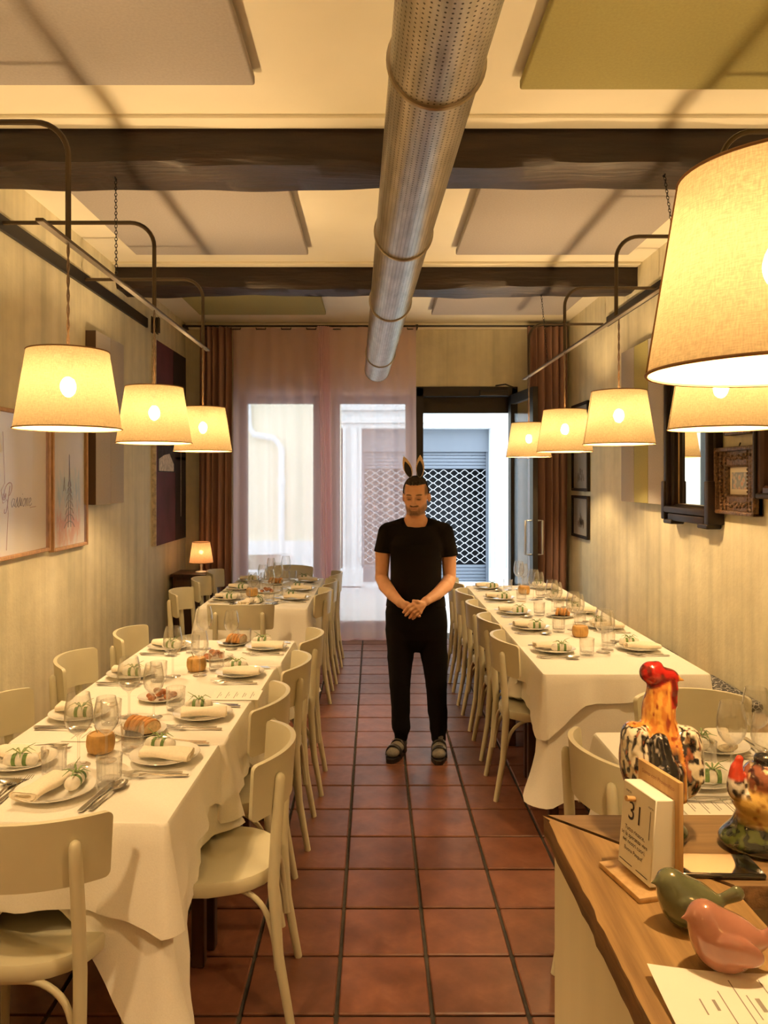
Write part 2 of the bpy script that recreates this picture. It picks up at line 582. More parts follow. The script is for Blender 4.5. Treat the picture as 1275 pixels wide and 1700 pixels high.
# ------------------------------------------------------------------ signed-distance modelling
class Field:
    def __init__(s, lo, hi, h):
        s.lo = np.array(lo, np.float32)
        s.h = h
        s.n = [int(math.ceil((b - a) / h)) + 1 for a, b in zip(lo, hi)]
        s.ax = [(lo[i] + h * np.arange(s.n[i])).astype(np.float32) for i in range(3)]
        s.F = np.full(s.n, 1.0, np.float32)
        s.o = np.zeros(3, np.float32)
        s.M = np.eye(3, dtype=np.float32)      # local -> world
    def frame(s, o=(0, 0, 0), M=None):
        s.o = np.array(o, np.float32)
        s.M = np.eye(3, dtype=np.float32) if M is None else np.array(M, np.float32)
    def _blk(s, lo, hi):
        # local bounds -> world bounds
        cs = np.array([[x, y, z] for x in (lo[0], hi[0]) for y in (lo[1], hi[1]) for z in (lo[2], hi[2])], np.float32) @ s.M.T + s.o
        a, b = cs.min(0), cs.max(0)
        sl = []
        for i in range(3):
            i0 = max(0, int((a[i] - s.lo[i]) / s.h))
            i1 = min(s.n[i], int((b[i] - s.lo[i]) / s.h) + 2)
            if i1 <= i0:
                return None
            sl.append(slice(i0, i1))
        X, Y, Z = np.meshgrid(*[s.ax[i][sl[i]] for i in range(3)], indexing='ij', sparse=False)
        X, Y, Z = X - s.o[0], Y - s.o[1], Z - s.o[2]
        M = s.M
        return tuple(sl), M[0, 0] * X + M[1, 0] * Y + M[2, 0] * Z, M[0, 1] * X + M[1, 1] * Y + M[2, 1] * Z, M[0, 2] * X + M[1, 2] * Y + M[2, 2] * Z
    def put(s, fn, lo, hi, k=.01, op='u'):
        m = k + 3 * s.h
        r = s._blk([a - m for a in lo], [b + m for b in hi])
        if r is None:
            return s
        sl, X, Y, Z = r
        d = fn(X, Y, Z)
        a = s.F[sl]
        if op == 'u':
            t = np.clip(.5 + .5 * (a - d) / k, 0, 1)
            s.F[sl] = a + (d - a) * t - k * t * (1 - t)
        else:
            if op == 's':
                d = -d
            t = np.clip(.5 - .5 * (a - d) / k, 0, 1)
            s.F[sl] = a + (d - a) * t + k * t * (1 - t)
        return s
    def cap(s, a, b, ra, rb=None, k=.01, op='u', sq=(1, 1, 1)):
        rb = ra if rb is None else rb
        a = np.array(a, np.float32)
        b = np.array(b, np.float32)
        q = np.array(sq, np.float32)
        ab = (b - a) / q
        L = float((ab * ab).sum()) + 1e-9
        def fn(X, Y, Z):
            px, py, pz = (X - a[0]) / q[0], (Y - a[1]) / q[1], (Z - a[2]) / q[2]
            t = np.clip((px * ab[0] + py * ab[1] + pz * ab[2]) / L, 0, 1)
            return np.sqrt((px - t * ab[0]) ** 2 + (py - t * ab[1]) ** 2 + (pz - t * ab[2]) ** 2) - (ra + (rb - ra) * t)
        rm = max(ra, rb) * max(1, max(sq))
        return s.put(fn, np.minimum(a, b) - rm, np.maximum(a, b) + rm, k, op)
    def ell(s, c, r, k=.01, op='u', rot=None):
        c = np.array(c, np.float32)
        r = np.array(r, np.float32)
        Mr = None if rot is None else np.array(rot, np.float32)
        def fn(X, Y, Z):
            x, y, z = X - c[0], Y - c[1], Z - c[2]
            if Mr is not None:
                x, y, z = (Mr[0, 0] * x + Mr[1, 0] * y + Mr[2, 0] * z, Mr[0, 1] * x + Mr[1, 1] * y + Mr[2, 1] * z, Mr[0, 2] * x + Mr[1, 2] * y + Mr[2, 2] * z)
            q = np.sqrt((x / r[0]) ** 2 + (y / r[1]) ** 2 + (z / r[2]) ** 2)
            g = np.sqrt((x / r[0] ** 2) ** 2 + (y / r[1] ** 2) ** 2 + (z / r[2] ** 2) ** 2) + 1e-9
            return q * (q - 1) / g
        rm = float(r.max()) if rot is not None else r
        return s.put(fn, c - rm, c + rm, k, op)
    def chain(s, pts, rad, k=.01):
        for i in range(len(pts) - 1):
            s.cap(pts[i], pts[i + 1], rad[i], rad[i + 1], k)
        return s
    def mesh(s, name, mat, colour=None):
        F, h = s.F, s.h
        S = F < 0
        c = np.zeros([n - 1 for n in s.n], np.int8)
        for i in (0, 1):
            for j in (0, 1):
                for k in (0, 1):
                    c += S[i:i + c.shape[0], j:j + c.shape[1], k:k + c.shape[2]]
        mask = (c > 0) & (c < 8)
        idx = np.full(c.shape, -1, np.int32)
        ci, cj, ck = np.nonzero(mask)
        idx[mask] = np.arange(len(ci))
        acc = np.zeros((len(ci), 3), np.float32)
        cnt = np.zeros(len(ci), np.float32)
        cor = [(i, j, k) for i in (0, 1) for j in (0, 1) for k in (0, 1)]
        for a in cor:
            for b in cor:
                if sum(b) - sum(a) == 1 and all(y >= x for x, y in zip(a, b)):
                    fa = F[ci + a[0], cj + a[1], ck + a[2]]
                    fb = F[ci + b[0], cj + b[1], ck + b[2]]
                    cr = (fa < 0) != (fb < 0)
                    t = np.where(cr, fa / np.where(cr, fa - fb, 1), 0)
                    p = np.array(a, np.float32)[None] + t[:, None] * (np.array(b, np.float32) - np.array(a, np.float32))[None]
                    acc += p * cr[:, None]
                    cnt += cr
        V = s.lo + h * (np.stack([ci, cj, ck], 1) + acc / np.maximum(cnt, 1)[:, None])
        Q = []
        for ax in range(3):
            lo = [slice(1, -1)] * 3
            hi = [slice(1, -1)] * 3
            lo[ax] = slice(0, -1)
            hi[ax] = slice(1, None)
            A, B = S[tuple(lo)], S[tuple(hi)]
            i, j, k = np.nonzero(A != B)
            fl = A[i, j, k]
            o = [i, j, k]
            for q in range(3):
                if q != ax:
                    o[q] = o[q] + 1
            i, j, k = o
            if ax == 0:
                q = [idx[i, j - 1, k - 1], idx[i, j, k - 1], idx[i, j, k], idx[i, j - 1, k]]
            elif ax == 1:
                q = [idx[i - 1, j, k - 1], idx[i - 1, j, k], idx[i, j, k], idx[i, j, k - 1]]
            else:
                q = [idx[i - 1, j - 1, k], idx[i, j - 1, k], idx[i, j, k], idx[i - 1, j, k]]
            q = np.stack(q, 1)
            q[~fl] = q[~fl][:, ::-1]
            Q.append(q)
        Q = np.concatenate(Q)
        Q = Q[(Q >= 0).all(1)]
        me = bpy.data.meshes.new(name)
        me.vertices.add(len(V))
        me.vertices.foreach_set('co', V.astype(np.float32).ravel())
        me.loops.add(len(Q) * 4)
        me.loops.foreach_set('vertex_index', Q.astype(np.int32).ravel())
        me.polygons.add(len(Q))
        me.polygons.foreach_set('loop_start', np.arange(0, len(Q) * 4, 4, dtype=np.int32))
        me.polygons.foreach_set('loop_total', np.full(len(Q), 4, np.int32))
        me.update(calc_edges=True)
        me.validate()
        me.materials.append(MATS[mat])
        me.shade_smooth()
        if colour is not None:
            at = me.attributes.new('Col', 'FLOAT_COLOR', 'POINT')
            cc = np.ones((len(V), 4), np.float32)
            cc[:, :3] = np.clip(colour(V), 0, 1)
            at.data.foreach_set('color', cc.ravel())
        return me
def hash_noise(P, f, seed=0):
    """cheap smooth 3-D value noise"""
    p = P * f + seed * 17.3
    i = np.floor(p).astype(np.int64)
    t = p - i
    t = t * t * (3 - 2 * t)
    out = 0
    for a in (0, 1):
        for b in (0, 1):
            for c in (0, 1):
                h = (i[:, 0] + a) * 374761393 + (i[:, 1] + b) * 668265263 + (i[:, 2] + c) * 2147483647 + seed * 974711
                h = (h ^ (h >> 13)) * 1274126177
                h = ((h ^ (h >> 16)) & 0xffff) / 65535.0
                out = out + h * (t[:, 0] if a else 1 - t[:, 0]) * (t[:, 1] if b else 1 - t[:, 1]) * (t[:, 2] if c else 1 - t[:, 2])
    return out
def mixc(a, b, t):
    return a + (np.array(b, np.float32) - a) * np.clip(t, 0, 1)[:, None]

# ================================================================== the setting
XL, XR, YB, YF, ZC = -2.03, 2.07, 8.3, -4.6, 3.38
TW = .306
fl = struct(MB().box((.02, 1.9, -.062), (4.5, 13.4, .10)).build('floor', 'grout', sharp=0))
tile_me = MB().rbox((0, 0, -.006), (.293, .293, .013), .004, 1).mesh('tile', 'terracotta', 30)
rest = MB()
near = []
for i in range(-8, 9):
    for j in range(-24, 19):
        cx, cy = -.12 + TW * (i + .5), 2.754 + TW * (j - .5)
        if cx - .15 < XL - .05 or cx + .15 > XR + .1 or cy > YB + .2 or cy < YF:
            continue
        if -1.1 < cx < 1.6 and cy > 1.45:
            near.append((cx, cy))
        else:
            rest.box((cx, cy, -.006), (.293, .293, .012))
for cx, cy in near[:300]:
    o = link('tile', tile_me, fl, (cx, cy, random.uniform(-.0012, .0006)))
for cx, cy in near[300:]:
    rest.box((cx, cy, -.006), (.293, .293, .012))
r_ = rest.build('tile_field', 'terracotta', fl, sharp=0)
r_['kind'] = 'stuff'
struct(MB().box((.02, 1.9, ZC + .1), (4.6, 13.4, .2)).build('ceiling', 'ceiling_paint', sharp=0))
struct(MB().box((XL - .1, 1.9, 1.69), (.2, 13.3, 3.4)).build('wall_left', 'wallpaper', sharp=0))
struct(MB().box((XR + .1, 1.9, 1.69), (.2, 13.3, 3.4)).build('wall_right', 'wallpaper', sharp=0))
struct(MB().box((.02, YF - .1, 1.69), (4.3, .2, 3.4)).build('wall_front', 'wallpaper', sharp=0))
wb = MB()
def wbox(x0, x1, z0, z1):
    wb.box(((x0 + x1) / 2, YB + .12, (z0 + z1) / 2), (x1 - x0, .24, z1 - z0))
wbox(XL - .1, -1.45, 0, 3.38)
wbox(-.575, -.45, 0, 2.60)
wbox(-1.45, .45, 2.60, 3.38)
wbox(-1.45, -.575, 0, .07)
wbox(-.45, .42, 0, .07)
wbox(.42, .45, 0, 2.60)
wbox(.45, 1.54, 2.70, 3.38)
wbox(1.54, XR + .1, 0, 3.38)
struct(wb.build('wall_back', 'wallpaper', sharp=0))
# cornice strip under the ceiling and plaster fillets beside the beams
struct(MB().rbox((.02, YB - .03, 3.345), (4.08, .06, .07), .012).build('trim_1', 'ceiling_paint'))
struct(MB().rbox((.02, 3.60, 3.372), (4.08, .11, .022), .006).build('trim_2', 'ceiling_paint'))
struct(MB().rbox((.02, 5.99, 3.372), (4.08, .09, .022), .006).build('trim_3', 'ceiling_paint'))
struct(MB().rbox((-.5, YB - .03, 2.64), (1.9, .05, .07), .008).build('trim_4', 'white_plastic'))
for n, (x0, x1) in enumerate(((-1.45, -.575), (-.45, .42)), 1):
    w = struct(link('window_%d' % n, None, None, ((x0 + x1) / 2, YB + .06, 0)))
    hw = (x1 - x0) / 2
    f = MB()
    f.box((-hw + .04, 0, 1.335), (.08, .10, 2.53)).box((hw - .04, 0, 1.335), (.08, .10, 2.53))
    f.box((0, 0, 2.56), (2 * hw, .10, .08)).box((0, 0, .115), (2 * hw, .10, .09))
    f.build('window_frame', 'dark_wood', w, sharp=0)
    MB().box((0, .02, 1.34), (2 * hw - .16, .006, 2.36)).build('pane', 'glass_pane', w, sharp=0)
    # oval shop emblem printed on the pane
    e = MB()
    for rx, rz in ((.15, .075), (.125, .055)):
        e.tube([(rx * math.cos(a), 0, rz * math.sin(a)) for a in [i * math.pi / 16 for i in range(33)]], .0022, 4, False)
    ec = e.build('emblem_oval', 'white_plastic', w)
    ec.location = (.0, .012, .82)
d = struct(link('door_1', None, None, (1.0, YB + .05, 0)))
f = MB()
f.box((-.51, 0, 1.34), (.075, .16, 2.68)).box((.51, 0, 1.34), (.06, .16, 2.68)).box((0, 0, 2.645), (1.08, .16, .10))
f.build('door_frame', 'black_metal', d, sharp=0)
MB().box((0, .14, 2.53), (.97, .08, .20)).build('transom_bar', 'black_metal', d, sharp=0)
MB().rbox((.28, -.10, 2.625), (.30, .05, .06), .006).build('door_closer', 'black_metal', d)
leaf = link('door_leaf', None, d, (.47, -.04, 0), R(180 - 94))
leaf.rotation_euler = (0, 0, R(-84))
lm = MB()
L_ = .86
lm.box((.05, 0, 1.31), (.10, .05, 2.58)).box((L_ - .05, 0, 1.31), (.10, .05, 2.58)).box((L_ / 2, 0, 2.55), (L_, .05, .10)).box((L_ / 2, 0, .12), (L_, .05, .22))
lm.build('leaf_frame', 'black_metal', leaf, sharp=0)
MB().box((L_ / 2, 0, 1.36), (L_ - .2, .008, 2.28)).build('leaf_pane', 'glass_pane', leaf, sharp=0)
for s in (-1, 1):
    h = MB().tube([(L_ - .05, s * .024, 1.30), (L_ - .05, s * .085, 1.30)] + [(L_ - .05, s * .085, .97), (L_ - .05, s * .024, .97)], .011, 8)
    h.build('pull_handle', 'aluminium', leaf)
MB().tube([(1.30 - 1.0, -.12, 2.70), (1.38 - 1.0, -.25, 2.70), (.50, -.22, 2.66)], .008, 6).build('closer_arm', 'black_metal', d)

# ------------------------------------------------------------------ the street outside
struct(MB().box((0, 11.4, -.08), (18, 5.7, .12)).build('street_floor', 'street_paving', sharp=0))
fac = MB()
YO = 12.4
fac.box((-4.86, YO + .2, 3.5), (8.66, .4, 7)).box((5.86, YO + .2, 3.5), (7.32, .4, 7)).box((.835, YO + .2, 4.97), (2.73, .4, 4.06))
struct(fac.build('wall_opposite', 'facade_yellow', sharp=0))
struct(MB().rbox((-3.6, YO - .04, .36), (6.1, .10, .72), .01).build('trim_5', 'stone_white'))
po = thing('stone_portal', 'pale moulded stone portal around the shuttered shop across the street', 'portal', (.835, YO, 0))
for s in (-1, 1):
    j = MB()
    for k, (a, wd, p) in enumerate(((1.035, .07, .06), (1.105, .10, .11), (1.205, .08, .07), (1.285, .05, .12))):
        j.rbox((s * (a + wd / 2), -p / 2 + .1, 1.26), (wd, p + .2, 2.52), .008, 1)
    j.rbox((s * 1.19, -.08, .14), (.36, .16, .28), .01, 1)
    j.build('jamb', 'stone_white', po)
lt = MB()
for k, (a, wd, p) in enumerate(((2.52, .08, .06), (2.60, .11, .11), (2.71, .09, .07), (2.80, .13, .15))):
    lt.rbox((0, -p / 2 + .1, a + wd / 2), (2.72, p + .2, wd), .008, 1)
lt.build('lintel', 'stone_white', po)
MB().rbox((0, .12, -.0), (2.1, .5, .06), .01).build('threshold', 'stone_white', po)
sh = thing('roller_shutter', 'closed roller shutter with wavy diamond grille in the stone portal', 'shutter', (.835, YO + .22, 0))
MB().box((0, 0, 2.335), (2.07, .10, .37)).build('shutter_box', 'shutter_grey', sh, sharp=0)
for k in range(5):
    MB().rbox((0, .02, 1.90 + .055 * k), (2.07, .035, .052), .012, 2).build('slat', 'shutter_grey', sh)
for k in range(5):
    MB().rbox((0, .02, .06 + .055 * k), (2.07, .035, .052), .012, 2).build('slat', 'shutter_grey', sh)
wav = []
for ph in (0, math.pi):
    b_ = MB()
    pts = [(-1.03 + 2.06 * i / 130, 0, .0265 * math.sin(2 * math.pi * (2.06 * i / 130) / .172 + ph)) for i in range(131)]
    b_.tube(pts, .0065, 4, True)
    wav.append(b_.mesh('grille_bar', 'grille_metal', 60))
for k in range(28):
    link('grille_bar', wav[k % 2], sh, (0, .0, .36 + .0545 * k))
for s in (-1, 1):
    MB().box((s * 1.02, .01, 1.1), (.05, .06, 2.15)).build('guide_rail', 'shutter_grey', sh, sharp=0)
MB().box((.1, -.03, .10), (.12, .02, .07)).build('lock_plate', 'white_plastic', sh, sharp=0)
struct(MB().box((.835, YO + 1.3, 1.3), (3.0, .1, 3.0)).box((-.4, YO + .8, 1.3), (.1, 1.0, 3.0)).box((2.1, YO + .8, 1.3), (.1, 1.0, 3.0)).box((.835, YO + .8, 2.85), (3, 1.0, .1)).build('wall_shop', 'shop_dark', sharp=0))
pl = thing('drain_pipe', 'white bent drain pipe on the pale yellow house across the street', 'pipe', (-1.5, YO - .07, 0))
MB().tube([(-.55, .0, 3.6), (-.5, 0, 2.55), (-.42, 0, 2.42), (-.1, 0, 2.36), (.02, 0, 2.2), (.02, 0, 0)], .05, 8).build('pipe_run', 'stone_white', pl)
MB().tube([(.02, 0, 1.7), (.02, 0, 1.62)], .065, 8).build('collar', 'stone_white', pl)

# ------------------------------------------------------------------ beams, acoustic panels, duct
def beam(y0, y1, z0, z1, label, seed):
    rnd = random.Random(seed)
    prof = [(y0, z1), (y0, (z0 + z1) / 2), (y0 + .012, z0 + .02), (y0 + .03, z0), ((y0 + y1) / 2, z0 - .004), (y1 - .03, z0), (y1 - .01, z0 + .02), (y1, (z0 + z1) / 2), (y1, z1)]
    n = 90
    vs, fs = [], []
    ph = [rnd.uniform(0, 6) for _ in range(40)]
    for i in range(n + 1):
        x = XL + (XR - XL) * i / n
        for k, (y, z) in enumerate(prof):
            w = .010 * math.sin(x * 2.1 + ph[k]) + .007 * math.sin(x * 5.3 + ph[k + 10]) + .004 * math.sin(x * 13 + ph[k + 20])
            dz = w if z < z1 - .01 else 0
            vs.append((x, y + w * (.8 if 0 < k < 8 else .3), z + dz))
    m = len(prof)
    for i in range(n):
        for k in range(m):
            q = (k + 1) % m
            fs.append((i * m + k, (i + 1) * m + k, (i + 1) * m + q, i * m + q))
    b = MB().add(vs, fs)
    tag(b.build('ceiling_beam', 'beam_wood', sharp=50), label, 'beam', 'old ceiling beams')
beam(3.67, 4.035, 3.205, 3.385, 'rough dark timber ceiling beam nearest the camera, with worm-eaten underside', 3)
beam(6.05, 6.38, 3.205, 3.385, 'dark timber ceiling beam farther back, closer to the window wall', 9)
def panel(x0, x1, y0, y1, mat, label):
    t = thing('acoustic_panel', label, 'acoustic panel', ((x0 + x1) / 2, (y0 + y1) / 2, 3.32), 0, 'ceiling acoustic panels')
    MB().rbox((0, 0, .022), (x1 - x0, y1 - y0, .044), .010, 3).build('padded_board', mat, t)
    for sx in (-1, 1):
        MB().box((sx * (x1 - x0) * .35, 0, .052), (.05, (y1 - y0) * .8, .016)).build('batten', 'panel_edge', t, sharp=0)
panel(-1.75, -.49, 1.85, 3.175, 'panel_grey', 'grey fabric ceiling panel at upper left, before the first beam')
panel(.605, 1.87, 1.85, 3.21, 'panel_olive', 'olive green fabric ceiling panel at upper right, before the first beam')
panel(-1.72, -.475, 4.25, 5.57, 'panel_grey', 'grey fabric ceiling panel between the beams, left of the duct')
panel(.59, 1.84, 4.25, 5.57, 'panel_grey', 'grey fabric ceiling panel between the beams, right of the duct')
panel(-1.72, -.475, 6.45, 7.60, 'panel_olive', 'olive green fabric ceiling panel behind the second beam, left of the duct')
panel(.565, 1.86, 6.45, 7.60, 'panel_grey', 'grey fabric ceiling panel behind the second beam, right of the duct')

duct = thing('ventilation_duct', 'round perforated galvanised ventilation duct running along the ceiling', 'duct', (.03, 7.3, 2.744))
ddir = Vector((.0234, -1, 0)).normalized()
dside = Vector((1, .0234, 0)).normalized()
RD = .117
def duct_section(d0, d1):
    n = 40
    vs, fs = [], []
    m = 2
    for i in range(m):
        c = ddir * (d0 + (d1 - d0) * i / (m - 1))
        for j in range(n):
            a = 2 * math.pi * j / n
            vs.append(c + dside * (RD * math.cos(a)) + Vector((0, 0, RD * math.sin(a))))
    for i in range(m - 1):
        for j in range(n):
            q = (j + 1) % n
            fs.append((i * n + j, i * n + q, (i + 1) * n + q, (i + 1) * n + j))
    me = MB().add(vs, fs).mesh('duct_section', 'galvanised_duct', 60)
    uv = me.uv_layers.new(name='UVMap')
    for p in me.polygons:
        i, j = divmod(p.index, n)
        for li, (di, dj) in zip(p.loop_indices, ((0, 0), (0, 1), (1, 1), (1, 0))):
            uv.data[li].uv = ((j + dj) / n, (d0 + (d1 - d0) * (i + di) / (m - 1)))
    return me
cuts = [0, .95, 2.80, 4.05, 5.38, 6.9, 8.7]
for a, b in zip(cuts, cuts[1:]):
    link('duct_section', duct_section(a, b), duct)
for c in cuts[1:-1]:
    b = MB()
    cc = ddir * c
    b.tube([cc + dside * ((RD + .003) * math.cos(a)) + Vector((0, 0, (RD + .003) * math.sin(a))) for a in [i * math.pi / 20 for i in range(41)]], .0065, 6, False)
    b.build('joint_ring', 'bar_metal', duct)
MB().tube([ddir * .0 + dside * (RD * math.cos(a)) + Vector((0, 0, RD * math.sin(a))) for a in [i * math.pi / 20 for i in range(41)]], .005, 6, False).build('end_rim', 'galvanised_duct', duct)
MB().lathe([(0, 0), (RD * .98, 0)], 32).build('end_cap', 'shop_dark', duct).matrix_local = Matrix.Translation(ddir * .06) @ Matrix.Rotation(R(90), 4, 'X')
for c in (2.80, 5.38):
    cc = ddir * c
    b = MB()
    for s in (-1, 1):
        b.tube([cc + dside * (s * .03) + Vector((0, 0, RD)), cc + dside * (s * .03) + Vector((0, 0, ZC - 2.744 - .001))], .0025, 5)
    b.build('hanger_wire', 'aluminium', duct)

# ------------------------------------------------------------------ curtains
def curtain(name, label, x0, x1, y, z0, z1, amp, nf, mat, seed, lean=0.0, group=None, dense=None, thick=.0015):
    rnd = random.Random(seed)
    ph = [rnd.uniform(0, 6.28) for _ in range(8)]
    nu, nv = int(nf * 14) + 2, 14
    def fn(u, v):
        z = z0 + (z1 - z0) * (1 - v)
        x = x0 + (x1 - x0) * u
        k = 2 * math.pi * nf * u
        a = amp * (.75 + .4 * v)
        yy = a * math.sin(k + ph[0] + .5 * math.sin(k * .31 + ph[1])) + a * .35 * math.sin(k * .53 + ph[2] + v * .7)
        x += lean * v + .012 * math.sin(3 * v + ph[3]) * v + .3 * a * math.cos(k * .9 + ph[4])
        if dense:
            c, w = dense
            g = math.exp(-((u - c) / w) ** 2)
            yy += g * .045 * math.sin(k * 7)
        return (x, y + yy, z + .004 * math.sin(k * .7 + ph[5]) * v)
    t = thing(name, label, 'curtain', ((x0 + x1) / 2, y, z0), 0, group)
    c = MB().grid(fn, nu, nv).build('curtain_panel', mat, t, sharp=0)
    c.data.shade_smooth()
    c.location = (-(x0 + x1) / 2, -y, -z0)
    if thick:
        md = c.modifiers.new('thick', 'SOLIDIFY')
        md.thickness = thick
    return t, fn
def hem(t, fn, mat):
    pts = [Vector(fn(i / 70, 1.0)) - Vector(t.location) for i in range(71)]
    MB().tube(pts, .009, 5).build('hem', mat, t)
t, f_ = curtain('sheer_curtain', 'sheer pink curtain hanging over the left window', -1.50, -.50, 8.14, .02, 3.30, .022, 6, 'sheer_pink', 4, 0, 'sheer curtains', None, 0)
hem(t, f_, 'sheer_pink')
t, f_ = curtain('sheer_curtain', 'sheer pink curtain hanging over the window beside the door', -.52, .44, 8.10, .02, 3.30, .020, 5, 'sheer_pink', 5, 0, 'sheer curtains', None, 0)
hem(t, f_, 'sheer_pink')
curtain('gathered_sheer', 'pink sheer gathered into one narrow fold between the two windows', -.60, -.47, 8.05, .03, 3.30, .028, 6, 'sheer_pink', 6, .06, None, None, 0)
curtain('heavy_curtain', 'pleated brown drape left of the sheer curtains', -1.82, -1.50, 8.10, .01, 3.30, .040, 5, 'curtain_brown', 11, 0, 'heavy brown drapes', None, .003)
curtain('heavy_curtain', 'pleated brown drape in the right corner behind the open door', 1.60, 2.03, 8.08, .01, 3.30, .045, 6, 'curtain_brown', 12, 0, 'heavy brown drapes', None, .003)
rod = thing('curtain_rod', 'thin dark curtain rod with hooks across the window wall', 'curtain rod', (0, 8.12, 3.315))
MB().tube([(-2.01, 0, 0), (2.03, 0, 0)], .011, 8).build('rod', 'black_metal', rod)
for i in range(9):
    x = -1.72 + i * .265
    MB().tube([(x - .05, -.012, -.02), (x - .05, -.014, -.035), (x + .05, -.014, -.035), (x + .05, -.012, -.02)], .007, 5).build('hook', 'black_metal', rod)
for x in (-2.0, .45, 2.0):
    MB().rbox((x, .07, 0), (.03, .18, .03), .004).build('bracket', 'black_metal', rod)

# ------------------------------------------------------------------ pendant lamps and their rails
SH, RT, RB_ = .305, .152, .200
def lamp_meshes():
    n = 48
    s = MB()
    s.grid(lambda u, v: ((RB_ + (RT - RB_) * v) * math.cos(2 * math.pi * u), (RB_ + (RT - RB_) * v) * math.sin(2 * math.pi * u), SH * v), n, 6, True)
    sm = s.mesh('lamp_shade', 'lamp_fabric', 0)
    sm.shade_smooth()
    t = MB()
    for r, z in ((RB_ + .0008, .002), (RT + .0008, SH - .002)):
        t.tube([(r * math.cos(a), r * math.sin(a), z) for a in [i * math.pi / 24 for i in range(49)]], .0028, 5, False)
    a0 = 2.6
    t.tube([((RB_ + .001) * math.cos(a0), (RB_ + .001) * math.sin(a0), 0), ((RT + .001) * math.cos(a0), (RT + .001) * math.sin(a0), SH)], .0018, 4)
    tm = t.mesh('shade_trim', 'shade_trim')
    sp = MB()
    for k in range(3):
        a = k * 2.094
        sp.tube([(0, 0, SH - .05), (RT * math.cos(a), RT * math.sin(a), SH - .006)], .002, 4)
    sp.tube([(0, 0, SH - .07), (0, 0, SH - .01)], .017, 10)
    spm = sp.mesh('shade_spider', 'white_plastic')
    bm_ = MB().ball((0, 0, .165), (.030, .030, .040), 14, 9).mesh('light_bulb', 'bulb', 0)
    bm_.shade_smooth()
    return sm, tm, spm, bm_
LM = lamp_meshes()
def pendant(x, y, zb, ztop, label, group='linen pendant lamps'):
    t = thing('pendant_lamp', label, 'pendant lamp', (x, y, zb), random.uniform(0, .6), group)
    for nm, me in zip(('lamp_shade', 'shade_trim', 'shade_spider', 'light_bulb'), LM):
        link(nm, me, t)
    c = MB()
    H = ztop - zb
    n = 26
    for ph in (0, math.pi):
        c.tube([(.0035 * math.cos(i * .9 + ph), .0035 * math.sin(i * .9 + ph), SH - .02 + (H - SH + .02) * i / n) for i in range(n + 1)], .0032, 5)
    c.build('twisted_cord', 'lamp_cord', t)
    return t
XA, ZA, ZBAR = -1.19, 3.09, 2.625
for y, l in ((3.0, 'linen pendant lamp nearest on the left rail, in front of the framed drawings'), (4.175, 'middle linen pendant lamp on the left rail'), (5.36, 'farthest linen pendant lamp on the left rail, before the brown drape')):
    pendant(XA, y, 1.895, ZBAR - .008, l)
for x, y, l in ((1.385, 3.08, 'linen pendant lamp on the right wall rail, just under the huge foreground lampshade'), (1.40, 4.41, 'linen pendant lamp beside the striped wall panel on the right'), (1.385, 5.60, 'linen pendant lamp third along the right rail, before the black frames'), (1.385, 6.90, 'smallest linen pendant lamp on the right, in front of the open door')):
    pendant(x, y, 1.9, ZBAR - .008, l)
pendant(.632, 1.19, 1.866, ZC - .001, 'huge foreground linen lampshade cut off by the right picture edge')
for x, y, l in ((-1.15, 1.35, 'linen pendant lamp over the left wall, just outside the picture'), (-1.15, -.9, 'unseen linen pendant lamp added for fill light behind the camera, left front'), (1.2, -.9, 'unseen linen pendant lamp added for fill light behind the camera, right front'), (-1.15, -2.6, 'unseen linen pendant lamp added for fill light deep behind the camera on the left'), (1.2, -2.6, 'unseen linen pendant lamp added for fill light deep behind the camera on the right')):
    pendant(x, y, 1.9, ZC - .001, l)  # pendants behind the camera are unseen and added for frontal fill light
def chain_mesh(p0, p1, name, parent):
    p0, p1 = Vector(p0), Vector(p1)
    L = (p1 - p0).length
    n = int(L / .021)
    b = MB()
    d = (p1 - p0) / n
    t = d.normalized()
    a = t.cross(Vector((0, 1, 0))).normalized()
    c = t.cross(a)
    for i in range(n):
        m = p0 + d * (i + .5)
        s = a if i % 2 else c
        b.tube([m + t * (.0135 * math.cos(q)) + s * (.006 * math.sin(q)) for q in [k * math.pi / 5 for k in range(11)]], .0017, 4, False)
    o = b.build(name, 'black_metal', parent)
    o['kind'] = 'stuff'
def rail(side, xb, ys, y0, y1, wr0, wr1, chains, label):
    xw = XL if side < 0 else XR
    t = thing('pendant_rail', label, 'lamp rail', (xw, ys[0], ZA), 0, 'iron lamp rails')
    off = Vector((xw, ys[0], ZA))
    def loc(o):
        o.location = -off
    loc(MB().rbox((xw - side * .012, (wr0 + wr1) / 2, ZA), (.022, wr1 - wr0, .085), .003, 1).build('wall_bar', 'black_metal', t))
    for y in ys:
        r = .13
        xs = xb + side * r
        pts = [(xw - side * .02, y, ZA), ((xw + xs) / 2, y, ZA)] + [(xs - side * r * math.sin(a), y, ZA - r + r * math.cos(a)) for a in [i * math.pi / 16 for i in range(9)]] + [(xb, y, ZBAR)]
        loc(MB().tube(pts, .0115, 8).build('curved_arm', 'bronze_metal', t))
    loc(MB().rbox((xb, (y0 + y1) / 2, ZBAR), (.030, y1 - y0, .012), .002, 1).build('cross_bar', 'bronze_metal', t))
    loc(MB().box((xb, (y0 + y1) / 2, ZBAR - .0065), (.024, y1 - y0 - .01, .003)).build('bar_strip', 'bar_metal', t, sharp=0))
    for a, b in chains:
        o0 = len(bpy.data.objects)
        chain_mesh(Vector(a) - off, Vector(b) - off, 'hanging_chain', t)
        MB().tube([Vector(a) - off + Vector((0, .012 * math.cos(q), -.004 + .012 * math.sin(q))) for q in [k * math.pi / 6 for k in range(13)]], .003, 5, False).build('eye_hook', 'black_metal', t)
    return t, off
